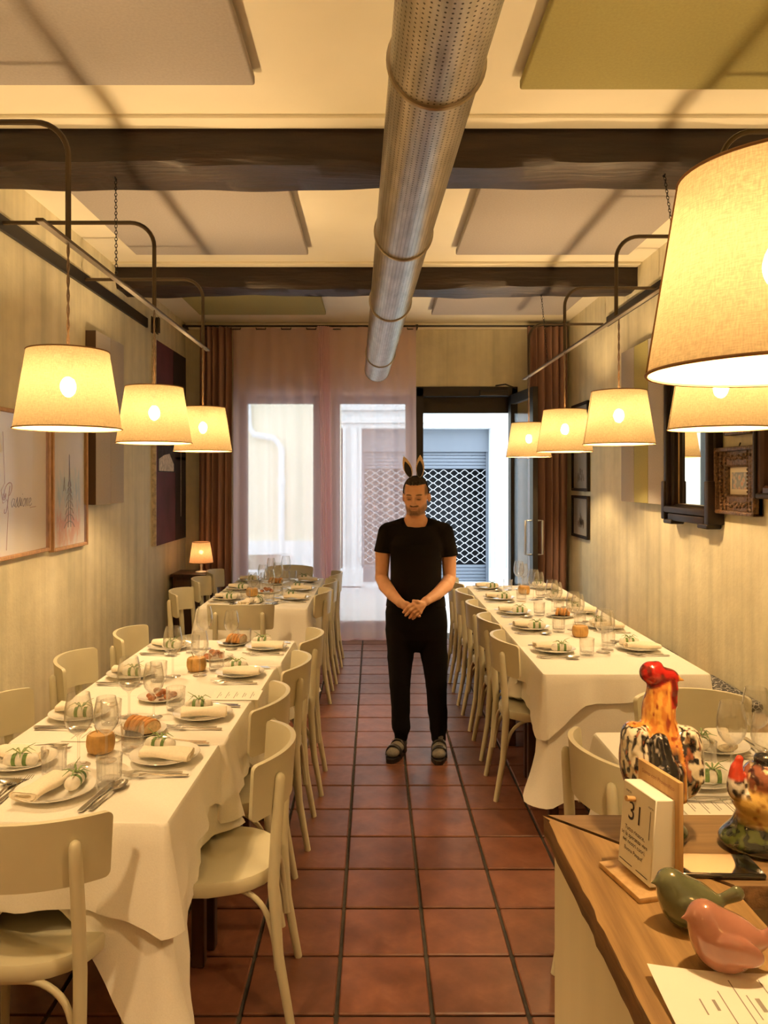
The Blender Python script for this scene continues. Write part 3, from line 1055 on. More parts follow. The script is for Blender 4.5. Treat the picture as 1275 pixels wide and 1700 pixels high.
t, off = rail(-1, XA, (3.0, 4.175, 5.36), 2.74, 5.52, 1.2, 6.85, [((-1.29, 3.85, 3.205), (-1.19, 3.56, 2.63))], 'black iron rail with curved arms holding the left row of pendant lamps')
cl = MB()
for k in range(5):
    cl.rbox((XL + .05 + .014 * k, 6.88 + .004 * k, 3.08 - .008 * (k % 2)), (.010, .055, .15 - .01 * (k % 3)), .004, 1)
o = cl.build('cable_clamp', 'bronze_metal', t)
o.location = -off
rail(1, 1.385, (3.08, 4.41, 5.60, 6.90), 2.6, 7.12, 2.2, 6.8, [((1.43, 3.80, 3.205), (1.385, 3.50, 2.63)), ((1.36, 6.27, 3.205), (1.385, 6.15, 2.63))], 'black iron rail with curved arms holding the right row of pendant lamps')

# ------------------------------------------------------------------ chairs
def seat_outline(n=28):
    out = []
    for i in range(n):
        a = 2 * math.pi * i / n
        c, s = math.cos(a), math.sin(a)
        e = 2.9 if s > 0 else 2.25
        r = (abs(c) ** e + abs(s) ** e) ** (-1 / e)
        w = .208 if s > 0 else .200
        out.append((w * r * c, .205 * r * s))
    return out
def chair_meshes(mat):
    so = seat_outline()
    seat = MB()
    lv = [(.90, .418), (.985, .420), (1.0, .427), (1.0, .454), (.975, .462), (.90, .4625), (.55, .4575), (.15, .4555)]
    vs = [(x * s, y * s, z) for s, z in lv for x, y in so]
    n = len(so)
    fs = [(i * n + j, i * n + (j + 1) % n, (i + 1) * n + (j + 1) % n, (i + 1) * n + j) for i in range(len(lv) - 1) for j in range(n)]
    fs += [tuple(range(n - 1, -1, -1)), tuple((len(lv) - 1) * n + j for j in range(n))]
    seat.add(vs, fs)
    # curved plywood backrest
    RBk, yc, ha = .285, .055, R(50)
    nu, nv, th = 31, 9, .017
    def side(off):
        g = []
        for j in range(nv):
            for i in range(nu):
                u = math.sin(math.pi / 2 * (-1 + 2 * i / (nu - 1)))
                v = j / (nv - 1)
                e = max(0.0, (abs(u) - .93) / .07)
                half = .0875 - .017 * (1 - math.sqrt(max(0, 1 - e * e)))
                z = .742 + (v - .5) * 2 * half + .012 * (1 - u * u)
                a = u * ha
                rr = RBk + off + (.012 * (v - .4))
                g.append((rr * math.sin(a), yc - rr * math.cos(a), z))
        return g
    A, B = side(0), side(th)
    bk = MB()
    m = nu * nv
    fs = []
    for j in range(nv - 1):
        for i in range(nu - 1):
            p = j * nu + i
            fs.append((p, p + nu, p + nu + 1, p + 1))
            fs.append((m + p, m + p + 1, m + p + nu + 1, m + p + nu))
    for i in range(nu - 1):
        p, q = i, (nv - 1) * nu + i
        fs.append((p, p + 1, m + p + 1, m + p))
        fs.append((q, m + q, m + q + 1, q + 1))
    for j in range(nv - 1):
        p, q = j * nu, j * nu + nu - 1
        fs.append((p, m + p, m + p + nu, p + nu))
        fs.append((q, q + nu, m + q + nu, m + q))
    bk.add(A + B, fs)
    rear = []
    for s in (-1, 1):
        pts = [(s * .178, -.252, 0), (s * .172, -.212, .22), (s * .168, -.196, .44), (s * .166, -.205, .60), (s * .163, -.214, .72), (s * .162, -.2165, .768), (s * .162, -.2165, .780), (s * .162, -.2165, .786)]
        rear.append(MB().tube(pts, [.0135, .0165, .0185, .0185, .0178, .0168, .0125, .005], 10).mesh('rear_leg', mat, 60))
    front = []
    for s in (-1, 1):
        front.append(MB().tube([(s * .182, .192, 0), (s * .170, .170, .25), (s * .160, .155, .432)], [.012, .016, .0185], 10).mesh('front_leg', mat, 60))
    hoops = []
    for s in (-1, 1):
        pts = [(s * .160, -.208, .17), (s * .156, -.195, .27), (s * .150, -.165, .355), (s * .145, -.11, .405), (s * .142, -.03, .419), (s * .145, .05, .405), (s * .152, .11, .355), (s * .163, .15, .27), (s * .166, .158, .17)]
        hoops.append(MB().tube(smooth(pts, 4), .0095, 8).mesh('bentwood_hoop', mat, 60))
    pts = [(-.160, -.215, .17), (-.155, -.203, .27), (-.13, -.195, .36), (-.07, -.19, .410), (0, -.188, .418), (.07, -.19, .410), (.13, -.195, .36), (.155, -.203, .27), (.160, -.215, .17)]
    hoops.append(MB().tube(smooth(pts, 4), .0095, 8).mesh('bentwood_hoop', mat, 60))
    return seat.mesh('seat', mat, 50), bk.mesh('backrest', mat, 55), rear, front, hoops
CH = chair_meshes('chair_paint')
def chair(x, y, face, label, group='cream bentwood chairs', meshes=CH, dz=0.0):
    """face: direction the sitter looks, degrees from +Y, counter-clockwise"""
    t = thing('bentwood_chair', label, 'chair', (x, y, dz), R(face), group)
    link('seat', meshes[0], t)
    link('backrest', meshes[1], t)
    for me in meshes[2] + meshes[3]:
        link('leg', me, t)
    for me in meshes[4]:
        link('hoop_stretcher', me, t)
    return t
O4 = ['nearest', 'second nearest', 'third nearest', 'farthest']
for (x, y, a), o in zip(((-.515, 2.56, 92), (-.595, 3.12, 88), (-.555, 3.71, 90), (-.535, 4.32, 90)), O4):
    chair(x, y, a, 'cream bentwood chair, %s on the aisle side of the near left table' % o)
for (x, y, a), o in zip(((-.585, 6.02, 90), (-.565, 6.58, 90), (-.545, 7.15, 90)), ('nearest', 'middle', 'farthest')):
    chair(x, y, a, 'cream bentwood chair, %s on the aisle side of the far left table' % o)
for (x, y, a), o in zip(((-1.29, 3.00, -90), (-1.29, 3.77, -88), (-1.22, 4.40, -90)), ('nearest', 'middle', 'farthest')):
    chair(x, y, a, 'cream bentwood chair, %s on the wall side of the near left table' % o)
for (x, y, a), o in zip(((-1.34, 6.02, -90), (-1.34, 6.75, -90), (-1.33, 7.3, -90)), ('nearest', 'middle', 'farthest')):
    chair(x, y, a, 'cream bentwood chair, %s on the wall side of the far left table' % o)
chair(-.93, 2.16, 3, 'cream bentwood chair in the bottom left corner, back turned to the camera')
chair(-.93, 5.52, 0, 'cream bentwood chair between the two left tables, back turned to the camera')
chair(-.84, 7.52, 180, 'cream bentwood chair at the window end of the far left table')
for (x, y, a), o in zip(((.895, 4.25, -90), (.90, 4.84, -90), (.895, 5.39, -89), (.885, 5.98, -90), (.885, 6.62, -90)), ('nearest', 'second nearest', 'middle', 'second farthest', 'farthest')):
    chair(x, y, a, 'cream bentwood chair, %s in the right aisle row beside the long table' % o)
chair(.90, 2.52, -80, 'cream bentwood chair behind the wooden counter corner, left of the rooster')
chair(1.27, 2.93, 180, 'cream bentwood chair behind the ceramic rooster, facing the camera')

# ------------------------------------------------------------------ tables and cloths
def table(x0, x1, y0, y1, rz, label, group):
    t = thing('dining_table', label, 'table', ((x0 + x1) / 2, (y0 + y1) / 2, 0), rz, group)
    w, l = x1 - x0, y1 - y0
    MB().rbox((0, 0, .735), (w - .008, l - .008, .03), .004, 1).build('tabletop', 'dark_wood', t)
    for sx in (-1, 1):
        for sy in (-1, 1):
            MB().rbox((sx * (w / 2 - .05), sy * (l / 2 - .05), .36), (.045, .045, .72), .004, 1).build('leg', 'dark_wood', t)
    return t
def cloth_mesh(w, l, z, drop, cdrop, seed, flare=.02, cflare=.05, nz=9, pw=1.0):
    """rectangular cloth: drop per side (front=-y, right=+x, back=+y, left=-x), cdrop per corner
    (front-right, back-right, back-left, front-left); it is a skirt round the outline plus a flat top"""
    rnd = random.Random(seed)
    ph = [rnd.uniform(0, 6.28) for _ in range(12)]
    hw, hl, rc = w / 2 + .004, l / 2 + .004, .014
    sides = [((-hw, -hl), (hw, -hl), (0, -1)), ((hw, -hl), (hw, hl), (1, 0)), ((hw, hl), (-hw, hl), (0, 1)), ((-hw, hl), (-hw, -hl), (-1, 0))]
    P = []
    for k, (a, b, nrm) in enumerate(sides):
        L = math.hypot(b[0] - a[0], b[1] - a[1])
        n = 26
        c0, c1 = cdrop[k - 1], cdrop[k]
        dd = drop[k]
        for i in range(n + 1):
            s = rc + (L - 2 * rc) * i / n
            x = a[0] + (b[0] - a[0]) * s / L
            y = a[1] + (b[1] - a[1]) * s / L
            q = min(s, L - s)
            cd = c0 if s < L / 2 else c1
            reach = max(.09, min(cd * .62, L * .45))
            g = max(0.0, 1 - q / reach)
            dr = dd + max(0, cd - dd) * g
            P.append((x, y, nrm[0], nrm[1], dr, g, s + k * 1.7, dd))
        # rounded corner towards the next side
        nn = sides[(k + 1) % 4][2]
        cx, cy = b[0] - nrm[0] * 0 - (rc * nn[0] * 0), b[1]
        ccx = b[0] - rc * (nrm[0] + nn[0])
        ccy = b[1] - rc * (nrm[1] + nn[1])
        for i in range(1, 6):
            a_ = math.pi / 2 * i / 6
            nx, ny = nrm[0] * math.cos(a_) + nn[0] * math.sin(a_), nrm[1] * math.cos(a_) + nn[1] * math.sin(a_)
            P.append((ccx + rc * nx, ccy + rc * ny, nx, ny, max(cdrop[k], drop[k]), 1.0, L + k * 1.7, drop[k]))
    n = len(P)
    vs, fs = [], []
    for j in range(nz + 1):
        t = j / nz
        for (x, y, nx, ny, dr, g, s, dd) in P:
            rip = .010 * math.sin(s * 15 + ph[0]) + .007 * math.sin(s * 31 + ph[1]) + .004 * math.sin(s * 57 + ph[2])
            out = .004 + (t * flare * (1 - g) + t ** pw * cflare * g * g) * min(1, dr / .2) + rip * (t if pw == 1 else t * t) * min(1, dr / .12)
            hemw = .010 * math.sin(s * 9 + ph[3]) + .006 * math.sin(s * 23 + ph[4])
            zz = z - t * (dr + hemw * min(1, dr / .1))
            if j == 0:
                out, zz = 0, z
            elif j == 1:
                out = .004 + out * .3
                zz = z - .008 if dr > .02 else z - .002
            vs.append((x + nx * out, y + ny * out, zz))
    for j in range(nz):
        for i in range(n):
            q = (i + 1) % n
            fs.append((j * n + i, (j + 1) * n + i, (j + 1) * n + q, j * n + q))
    # flat top with faint ironed creases
    fs.append(tuple(range(n)))
    return vs, fs
def cloth(name, x0, x1, y0, y1, rz, z, drop, cdrop, label, seed, group, flare=.02, cflare=.05, pw=1.0):
    vs, fs = cloth_mesh(x1 - x0, y1 - y0, z, drop, cdrop, seed, flare, cflare, 12 if pw > 1 else 9, pw)
    o = MB().add(vs, fs).build(name, 'cloth_white', None, 50, ((x0 + x1) / 2, (y0 + y1) / 2, 0), rz)
    return tag(o, label, 'tablecloth', group)
ZT = .752
def row(xs0, xs1, ys, rz, name, side, uf, ub, seed, ofront=.22, far=.16, unders=.26):
    """a row of small tables; side = +1 when the aisle is on +x"""
    n = len(ys) - 1
    ords = {1: [''], 3: ['nearest ', 'middle ', 'farthest '], 4: ['nearest ', 'second ', 'third ', 'farthest '], 5: ['nearest ', 'second ', 'middle ', 'fourth ', 'farthest ']}[n]
    for i in range(n):
        y0, y1 = ys[i], ys[i + 1]
        a = (i + .5) / n
        x0 = xs0[0] + (xs0[1] - xs0[0]) * a
        x1 = xs1[0] + (xs1[1] - xs1[0]) * a
        od = ords[i]
        first, last = i == 0, i == n - 1
        table(x0, x1, y0, y1, rz, '%s table module of the %s, under white cloths' % (od.strip() or 'single', name), name + ' tables')
        fr = uf if first else .004
        bk = ub if last else .004
        asd = unders
        ws = unders
        c_f = fr * 1.3 + .0 if first else .30
        right, left = (asd, ws) if side > 0 else (ws, asd)
        # long under-cloth, its free corner hanging almost to the floor at the end of the row
        cf = .60 if first else .28
        cb = .50 if last else .28
        cloth('table_underlay', x0 + .005, x1 - .005, y0 + .005, y1 - .001, rz, ZT, (fr, right, bk, left), (cf, cb, cb, cf), 'long white under-cloth of the %stable module, %s' % (od, name), seed + i, name + ' under-cloths', .008, .10 if first else .05, 2.6)
        cloth('tablecloth', x0 - .004, x1 + .004, y0 - .002, y1 + .012, rz, ZT + .004 + .0016 * (i % 2), (ofront if first else .004, .155, ofront if last else .004, .155), (.30 if first else .26, .25, .25, .30 if first else .26), 'white top cloth of the %stable module, %s' % (od, name), seed + 20 + i, name + ' top cloths', .028, .05 if first else .085)
row((-1.30, -1.28), (-.585, -.465), (2.13, 2.76, 3.34, 3.92, 4.50), R(-1.5), 'near left table', 1, .20, .3, 10)
row((-1.29, -1.27), (-.50, -.49), (5.64, 6.21, 6.78, 7.35), 0, 'far left table', 1, .45, .3, 30, ofront=.24)
row((.83, .83), (1.62, 1.62), (3.74, 4.36, 4.98, 5.60, 6.22, 6.84), 0, 'long right table', -1, .58, .3, 50, ofront=.14)
row((.83, .83), (1.62, 1.62), (2.02, 2.86), 0, 'near right table', -1, .2, .45, 80, ofront=.14)
ZS = ZT + .0075      # surface on which the tableware stands

# bench and cushions along the right wall
bn = thing('wall_bench', 'low woven wooden bench along the right wall', 'bench', (1.895, 4.6, 0))
MB().rbox((0, 0, .44), (.33, 5.0, .06), .01).build('bench_seat', 'bench_wood', bn)
MB().box((.02, 0, .21), (.28, 4.9, .40)).build('bench_box', 'dark_wood', bn, sharp=0)
for y, l in ((4.35, 'black and white printed cushion on the bench, closer to the rooster'), (5.45, 'black and white printed cushion on the bench, farther along the wall')):
    t = thing('bench_cushion', l, 'cushion', (1.895, y, .47), 0, 'printed bench cushions')
    MB().rbox((0, 0, .03), (.31, .62, .055), .025, 3).build('cushion_pad', 'cushion_print', t)

# ------------------------------------------------------------------ tableware meshes
plate_me = MB().lathe([(0, .004), (.060, .004), (.068, .007), (.085, .014), (.110, .019), (.1155, .021), (.1165, .0195), (.111, .0165), (.086, .0105), (.070, .003), (.060, 0), (0, 0)], 36).mesh('dinner_plate', 'porcelain', 50)
sideplate_me = MB().lathe([(0, .003), (.055, .003), (.075, .010), (.090, .016), (.094, .0175), (.0945, .016), (.076, .007), (.056, 0), (0, 0)], 32).mesh('side_plate', 'porcelain', 50)
def napkin_mesh(seed):
    rnd = random.Random(seed)
    n, L = 26, .175
    sec = []
    # spiral folded roll: flattened outline with an inner fold line showing at the ends
    for i in range(n):
        a = 2 * math.pi * i / n
        e = 2.6
        c, s = math.cos(a), math.sin(a)
        r = (abs(c) ** e + abs(s) ** e) ** (-1 / e)
        sec.append((.038 * r * c, .0155 * r * s + .0165))
    k = 9
    vs, fs = [], []
    for j in range(k):
        t = j / (k - 1) * 2 - 1
        w = 1 - .12 * t + .03 * math.sin(5 * t + seed)
        for (x, z) in sec:
            vs.append((x * w + .004 * math.sin(2.2 * t + seed), t * L / 2 + .006 * x / .04, z * (1 - .10 * t * t) + .003 * math.sin(3 * t + x * 60 + seed) + .001))
    for j in range(k - 1):
        for i in range(n):
            q = (i + 1) % n
            fs.append((j * n + i, j * n + q, (j + 1) * n + q, (j + 1) * n + i))
    b = MB().add(vs, fs)
    for j, sy in ((0, -1), (k - 1, 1)):
        ring = [vs[j * n + i] for i in range(n)]
        cx = sum(p[0] for p in ring) / n
        cz = sum(p[2] for p in ring) / n
        # inset end with a recessed fold
        lv = [(1, 0), (.86, -.004), (.80, .001), (.52, .002), (.44, -.008), (.2, -.008)]
        v2 = [((p[0] - cx) * s_ + cx, p[1] - sy * -dy, (p[2] - cz) * s_ + cz) for s_, dy in lv for p in ring]
        m = len(lv)
        f2 = [(a_ * n + i, a_ * n + (i + 1) % n, (a_ + 1) * n + (i + 1) % n, (a_ + 1) * n + i) for a_ in range(m - 1) for i in range(n)]
        f2.append(tuple((m - 1) * n + i for i in range(n)))
        if sy < 0:
            f2 = [f[::-1] for f in f2]
        b.add(v2, f2)
    return b.mesh('napkin', 'napkin_cloth', 55)
NAP = [napkin_mesh(s) for s in (1, 2, 3)]
def bundle_meshes():
    b = MB()
    L, n = .115, 14
    sec = 15
    def fn(u, v):
        t = v * 2 - 1
        r = .021 * math.sqrt(max(.0001, 1 - abs(t) ** 5))
        r *= 1 - .17 * (math.exp(-((t - .30) / .09) ** 2) + math.exp(-((t + .30) / .09) ** 2))
        a = 2 * math.pi * u
        return (r * math.cos(a) * 1.1, t * L / 2, .021 + r * math.sin(a))
    b.grid(fn, n, 17, True)
    body = b.mesh('wrapped_roll', 'bundle_white', 60)
    rb = MB()
    for y in (-.30 * L / 2, .30 * L / 2):
        rb.grid(lambda u, v: (.0212 * 1.06 * math.cos(2 * math.pi * u), y + (v - .5) * .013, .021 + .0200 * math.sin(2 * math.pi * u)), 14, 2, True)
    ribbon = rb.mesh('ribbon_band', 'ribbon_green', 0)
    ribbon.shade_smooth()
    hb = MB()
    rnd = random.Random(5)
    for i in range(7):
        a = i * .9 + .3
        d = Vector((math.cos(a), math.sin(a), 0))
        ln = rnd.uniform(.025, .05)
        hb.tube([Vector((0, 0, .040)), d * ln * .5 + Vector((0, 0, .050 + .004 * (i % 3))), d * ln + Vector((0, 0, .040 + .006 * (i % 2)))], [.0022, .0036, .001], 5, True, .5)
    hb.tube([(0, 0, .04), (-.012, .02, .060), (-.006, .045, .072)], [.0016, .0014, .0008], 4)
    bow = hb.mesh('green_bow', 'herb_green', 60)
    return body, ribbon, bow
BUN = bundle_meshes()
def flat_loft(rows, th):
    """cutlery: rows of (y, halfwidth, z, cup) -> closed thin solid"""
    m = 5
    b = MB()
    vs, fs = [], []
    for y, w, z, cup in rows:
        for k in range(m):
            u = -1 + 2 * k / (m - 1)
            vs.append((u * w, y, z - cup * (1 - u * u)))
        for k in range(m - 1, -1, -1):
            u = -1 + 2 * k / (m - 1)
            vs.append((u * w * .96, y, z - cup * (1 - u * u) - th))
    q = 2 * m
    for i in range(len(rows) - 1):
        for k in range(q):
            fs.append((i * q + k, (i + 1) * q + k, (i + 1) * q + (k + 1) % q, i * q + (k + 1) % q))
    fs.append(tuple(range(q)))
    fs.append(tuple((len(rows) - 1) * q + k for k in range(q - 1, -1, -1)))
    return b.add(vs, fs)
HND = [(-.10, .0085, .0030, 0), (-.07, .0075, .0032, 0), (-.03, .0050, .0042, 0), (.01, .0035, .0085, 0)]
def fork_mesh():
    b = flat_loft(HND + [(.03, .0045, .0105, 0), (.045, .0105, .0090, .002), (.055, .0125, .0080, .002)], .0022)
    for k in range(4):
        x = -.0105 + k * .007
        b.tube([(x, .053, .0065), (x, .075, .0040), (x * .95, .100, .0085)], [.0019, .0017, .0008], 4)
    return b.mesh('fork', 'steel', 50)
def spoon_mesh():
    r = HND + [(.022, .0035, .0105, 0)]
    for i in range(9):
        t = i / 8
        y = .03 + .072 * t
        w = .021 * math.sqrt(max(.02, 1 - ((t - .52) / .52) ** 2))
        r.append((y, w, .0115 + .002 * (t - .5), .0085 * math.sqrt(max(0, 1 - (2 * t - 1) ** 2))))
    return flat_loft(r, .0016).mesh('spoon', 'steel', 60)
def knife_mesh():
    r = [(-.11, .0075, .005, 0), (-.08, .0080, .0055, 0), (-.02, .0070, .0055, 0), (.0, .0065, .005, 0), (.01, .0090, .0038, 0), (.06, .0095, .0034, 0), (.095, .0075, .0034, 0), (.112, .0025, .0034, 0)]
    return flat_loft(r, .003).mesh('knife', 'steel', 50)
FORK, SPOON, KNIFE = fork_mesh(), spoon_mesh(), knife_mesh()
def wine_mesh(s, name):
    o = [(.0, .0), (.036, .0006), (.038, .002), (.030, .004), (.008, .008), (.0042, .016), (.0040, .06), (.0042, .092), (.010, .102), (.026, .114), (.040, .134), (.0455, .156), (.0445, .185), (.0395, .215), (.0345, .238)]
    i = [(.0335, .238), (.0386, .215), (.0434, .185), (.0443, .156), (.0388, .135), (.025, .116), (.009, .1055), (0, .104)]
    return MB().lathe([(r * s, z * s) for r, z in o + i], 28).mesh(name, 'glass_thin', 60)
WINE = (wine_mesh(1.0, 'wine_glass'), wine_mesh(.9, 'wine_glass_small'))
def tumbler_mesh():
    prof = [(0, 0), (.034, 0), (.0365, .003), (.0375, .02), (.0395, .088), (.0398, .090), (.0385, .090), (.0372, .080), (.0352, .022), (.032, .017), (0, .015)]
    n = 64
    def wob(th, i):
        return 1 - (.035 * (0.5 + .5 * math.cos(16 * th)) if 2 <= i <= 3 else 0) - (.028 * (.5 + .5 * math.cos(16 * th)) if i == 8 else 0)
    pr = prof[:4] + [(.0388, .062)] + prof[4:]
    def wob2(th, i):
        f = .5 + .5 * math.cos(16 * th)
        return 1 - (.085 * f * f if i in (2, 3, 4) else 0)
    return MB().lathe(pr, n, wob=wob2).mesh('tumbler', 'glass_thin', 9)
TUMB = tumbler_mesh()
def jar_mesh():
    prof = [(0, 0), (.036, 0), (.044, .006), (.0485, .024), (.0485, .042), (.046, .058), (.040, .064), (.036, .064), (.034, .061), (0, .061)]
    return MB().lathe(prof, 60, wob=lambda th, i: 1 - (.06 * (.5 + .5 * math.cos(20 * th)) if 1 <= i <= 5 else 0)).mesh('ribbed_jar', 'amber_glass', 30)
JAR = jar_mesh()
def slice_mesh():
    out = [(.042 * math.cos(a), .040 * math.sin(a) if math.sin(a) > 0 else .012 * math.sin(a)) for a in [2 * math.pi * i / 18 for i in range(18)]]
    b = MB()
    n = len(out)
    lv = [(.90, -.009), (1, -.006), (1, .006), (.90, .009)]
    vs = [(x * s, t, z * s + .013) for s, t in lv for x, z in out]
    fs = [(i * n + j, (i + 1) * n + j, (i + 1) * n + (j + 1) % n, i * n + (j + 1) % n) for i in range(3) for j in range(n)]
    fs += [tuple(range(n)), tuple(3 * n + j for j in range(n - 1, -1, -1))]
    me = b.add(vs, fs).mesh('bread_slice', 'bread_crust', 60)
    me.materials.append(MATS['bread_crumb'])
    me.polygons[len(fs) - 1].material_index = 1
    me.polygons[len(fs) - 2].material_index = 1
    return me
SLICE = slice_mesh()
CRK = MB().ball((0, 0, .012), (.019, .016, .012), 10, 6).mesh('cracker', 'cracker_brown', 0)
CRK.shade_smooth()
LINER = MB().prism([(.062 * math.cos(a) * (1 + .12 * math.cos(4 * a)), .062 * math.sin(a) * (1 + .12 * math.cos(4 * a))) for a in [i * math.pi / 12 for i in range(24)]], .004, .0075).mesh('liner', 'liner_black', 0)

def W(x, y, a, r, f):
    c, s = math.cos(a), math.sin(a)
    return x + r * c - f * s, y + r * s + f * c
setn = [0]
def setting(x, y, face, where, glass=(.02, .235), tumbler=(.105, .150), wine=0, cut=True, second=None, nap=True):
    """where: e.g. 'the second aisle place of the near left table'"""
    k = setn[0]
    setn[0] += 1
    a = R(face) + random.uniform(-.05, .05)
    def at(r, f, z=ZS):
        p = W(x, y, a, r, f)
        return (p[0], p[1], z)
    def put(name, me, r, f, ang, label, cat, group, z=ZS):
        return tag(link(name, me, None, at(r, f, z), a + ang), label, cat, group)
    put('dinner_plate', plate_me, 0, 0, 0, 'white porcelain plate at ' + where, 'plate', 'dinner plates')
    if nap:
        put('folded_napkin', NAP[k % 3], -.030, -.012, random.uniform(-.28, .05), 'rolled cream napkin at ' + where, 'napkin', 'rolled napkins', ZS + .0125)
    t = thing('ribbon_bundle', 'ribbon-tied white roll at ' + where, 'bundle', at(.052, .028, ZS + .0125), a + random.uniform(-.35, .1), 'ribbon-tied rolls')
    for nm, me in zip(('wrapped_roll', 'ribbon_band', 'green_bow'), BUN):
        link(nm, me, t)
    if cut:
        put('fork', FORK, -.160, -.012, .06, 'steel outer fork at ' + where, 'fork', 'forks')
        put('fork', FORK, -.134, .012, .02, 'steel inner fork at ' + where, 'fork', 'forks')
        put('knife', KNIFE, .137, -.012, -.03, 'steel knife at ' + where, 'knife', 'knives')
        put('spoon', SPOON, .167, -.008, -.10, 'steel spoon at ' + where, 'spoon', 'spoons')
    if glass:
        put('wine_glass', WINE[wine], glass[0], glass[1], 0, 'clear stemmed wine glass at ' + where, 'wine glass', 'wine glasses')
    if second:
        put('wine_glass', WINE[1], second[0], second[1], 0, 'smaller stemmed wine glass at ' + where, 'wine glass', 'wine glasses')
    if tumbler:
        put('tumbler', TUMB, tumbler[0], tumbler[1], 0, 'fluted water tumbler at ' + where, 'tumbler', 'tumblers')
O5 = ['nearest', 'second', 'middle', 'fourth', 'farthest']
O4b = ['nearest', 'second', 'third', 'farthest']
setting(-.955, 2.31, -4, 'the end place of the near left table', glass=None, tumbler=(.13, .085))
for (x, y), o in zip(((-.705, 2.60), (-.68, 3.06), (-.645, 3.71), (-.60, 4.29)), O4b):
    setting(x, y, 90, 'the %s aisle place of the near left table' % o, glass=(-.02, .19), tumbler=(.09, .135), wine=1)
for (x, y), o in zip(((-1.17, 2.55), (-1.17, 3.06), (-1.16, 3.69), (-1.14, 4.29)), O4b):
    setting(x, y, -90, 'the %s wall place of the near left table' % o, glass=(.01, .20), tumbler=(.09, .155))
setting(-.92, 5.78, 0, 'the camera end of the far left table', glass=None, tumbler=(.12, .09))
for (x, y), o in zip(((-.63, 6.05), (-.625, 6.55), (-.62, 7.1)), ('nearest', 'middle', 'farthest')):
    setting(x, y, 90, 'the %s aisle place of the far left table' % o, glass=(-.02, .19), tumbler=(.09, .135))
for (x, y), o in zip(((-1.15, 6.05), (-1.15, 6.6), (-1.15, 7.15)), ('nearest', 'middle', 'farthest')):
    setting(x, y, -90, 'the %s wall place of the far left table' % o, glass=(.01, .20), tumbler=(.09, .155), wine=1)
for (x, y), o in zip(((.985, 4.22), (.985, 4.85), (.985, 5.42), (.985, 6.05), (.985, 6.66)), O5):
    setting(x, y, -90, 'the %s aisle place of the long right table' % o, glass=(.03, .26), tumbler=(.09, .155))
for (x, y), o in zip(((1.46, 4.27), (1.46, 4.88), (1.46, 5.45), (1.46, 6.05), (1.46, 6.66)), O5):
    setting(x, y, 90, 'the %s bench place of the long right table' % o, glass=(.0, .17), tumbler=(.10, .13), wine=1)
setting(1.005, 2.41, -90, 'the place right behind the ceramic rooster', glass=(-.02, .125), tumbler=(-.10, .075), second=(.02, .21))
setting(1.19, 2.70, 180, 'the window end of the near right table', glass=(-.10, .10), tumbler=None)

def jar(x, y, where, spoon=True):
    t = thing('ribbed_jar', 'amber ribbed jar on the ' + where, 'jar', (x, y, ZS), 0, 'amber ribbed jars')
    link('jar_body', JAR, t)
    MB().tube([(.0, .01, .03), (-.03, .02, .085)], .0022, 5).build('jar_spoon', 'steel', t)
def bread(x, y, where, rz, n=5):
    t = thing('bread_dish', 'white side plate with black liner under the bread, ' + where, 'plate', (x, y, ZS), rz, 'bread dishes')
    link('side_plate', sideplate_me, t)
    link('liner', LINER, t)
    b = thing('sliced_bread', 'crusty sliced bread on the dish, ' + where, 'bread', (x, y, ZS + .0085), rz, 'sliced bread')
    for i in range(n):
        o = link('bread_slice', SLICE, b, (random.uniform(-.004, .004), -.048 + i * .0235, 0), random.uniform(-.2, .2))
        o.rotation_euler[0] = .16
def crackers(x, y, where, n=9):
    t = tag(link('side_plate', sideplate_me, None, (x, y, ZS)), 'white side plate of brown crackers, ' + where, 'plate', 'cracker plates')
    for i in range(n):
        a = i * 2.4
        r = .010 + .045 * math.sqrt(i / n)
        o = link('cracker', CRK, None, (x + r * math.cos(a), y + r * math.sin(a), ZS + .0055 + (.016 if i < 3 else 0)), a)
        tag(o, 'small glazed brown cracker on the plate, ' + where, 'cracker', 'crackers, ' + where)
jar(-.945, 2.665, 'near left table, closest to the camera')
bread(-.865, 2.86, 'front half of the near left table', R(62))
crackers(-.915, 3.30, 'middle of the near left table')
jar(-.875, 3.80, 'far half of the near left table')
crackers(-.835, 4.05, 'far half of the near left table', 8)
bread(-.80, 4.40, 'far end of the near left table', R(70), 4)
jar(-.985, 6.22, 'far left table')
crackers(-.885, 6.40, 'middle of the far left table', 7)
bread(-.885, 6.92, 'window end of the far left table', R(80))
jar(1.235, 4.62, 'long right table, nearest the camera')
bread(1.275, 5.28, 'middle of the long right table', R(80), 4)
jar(1.235, 6.35, 'long right table, near the open door')
# printed menu sheets lying on the tables
def sheet(x, y, rz, label, w=.15, l=.21, n=5):
    t = thing('menu_card', label, 'menu', (x, y, ZS + .0003), rz, 'menu sheets on tables')
    MB().box((0, 0, .0004), (w, l, .0006)).build('paper', 'paper_white', t, sharp=0)
    p = MB()
    for i in range(n):
        p.box((0, l * (.36 - .17 * i), .0009), (w * random.uniform(.35, .7), .003, .0002))
        p.box((0, l * (.32 - .17 * i), .0009), (w * random.uniform(.2, .4), .0025, .0002))
    p.build('print_lines', 'print_grey', t, sharp=0)
sheet(.985, 2.215, R(90), 'white printed menu sheet in front of the ceramic rooster table setting')
sheet(-1.02, 2.84, R(88), 'white menu sheet lying between glasses on the near left table')
sheet(-.60, 3.36, R(90), 'white menu sheet at the aisle edge of the near left table')

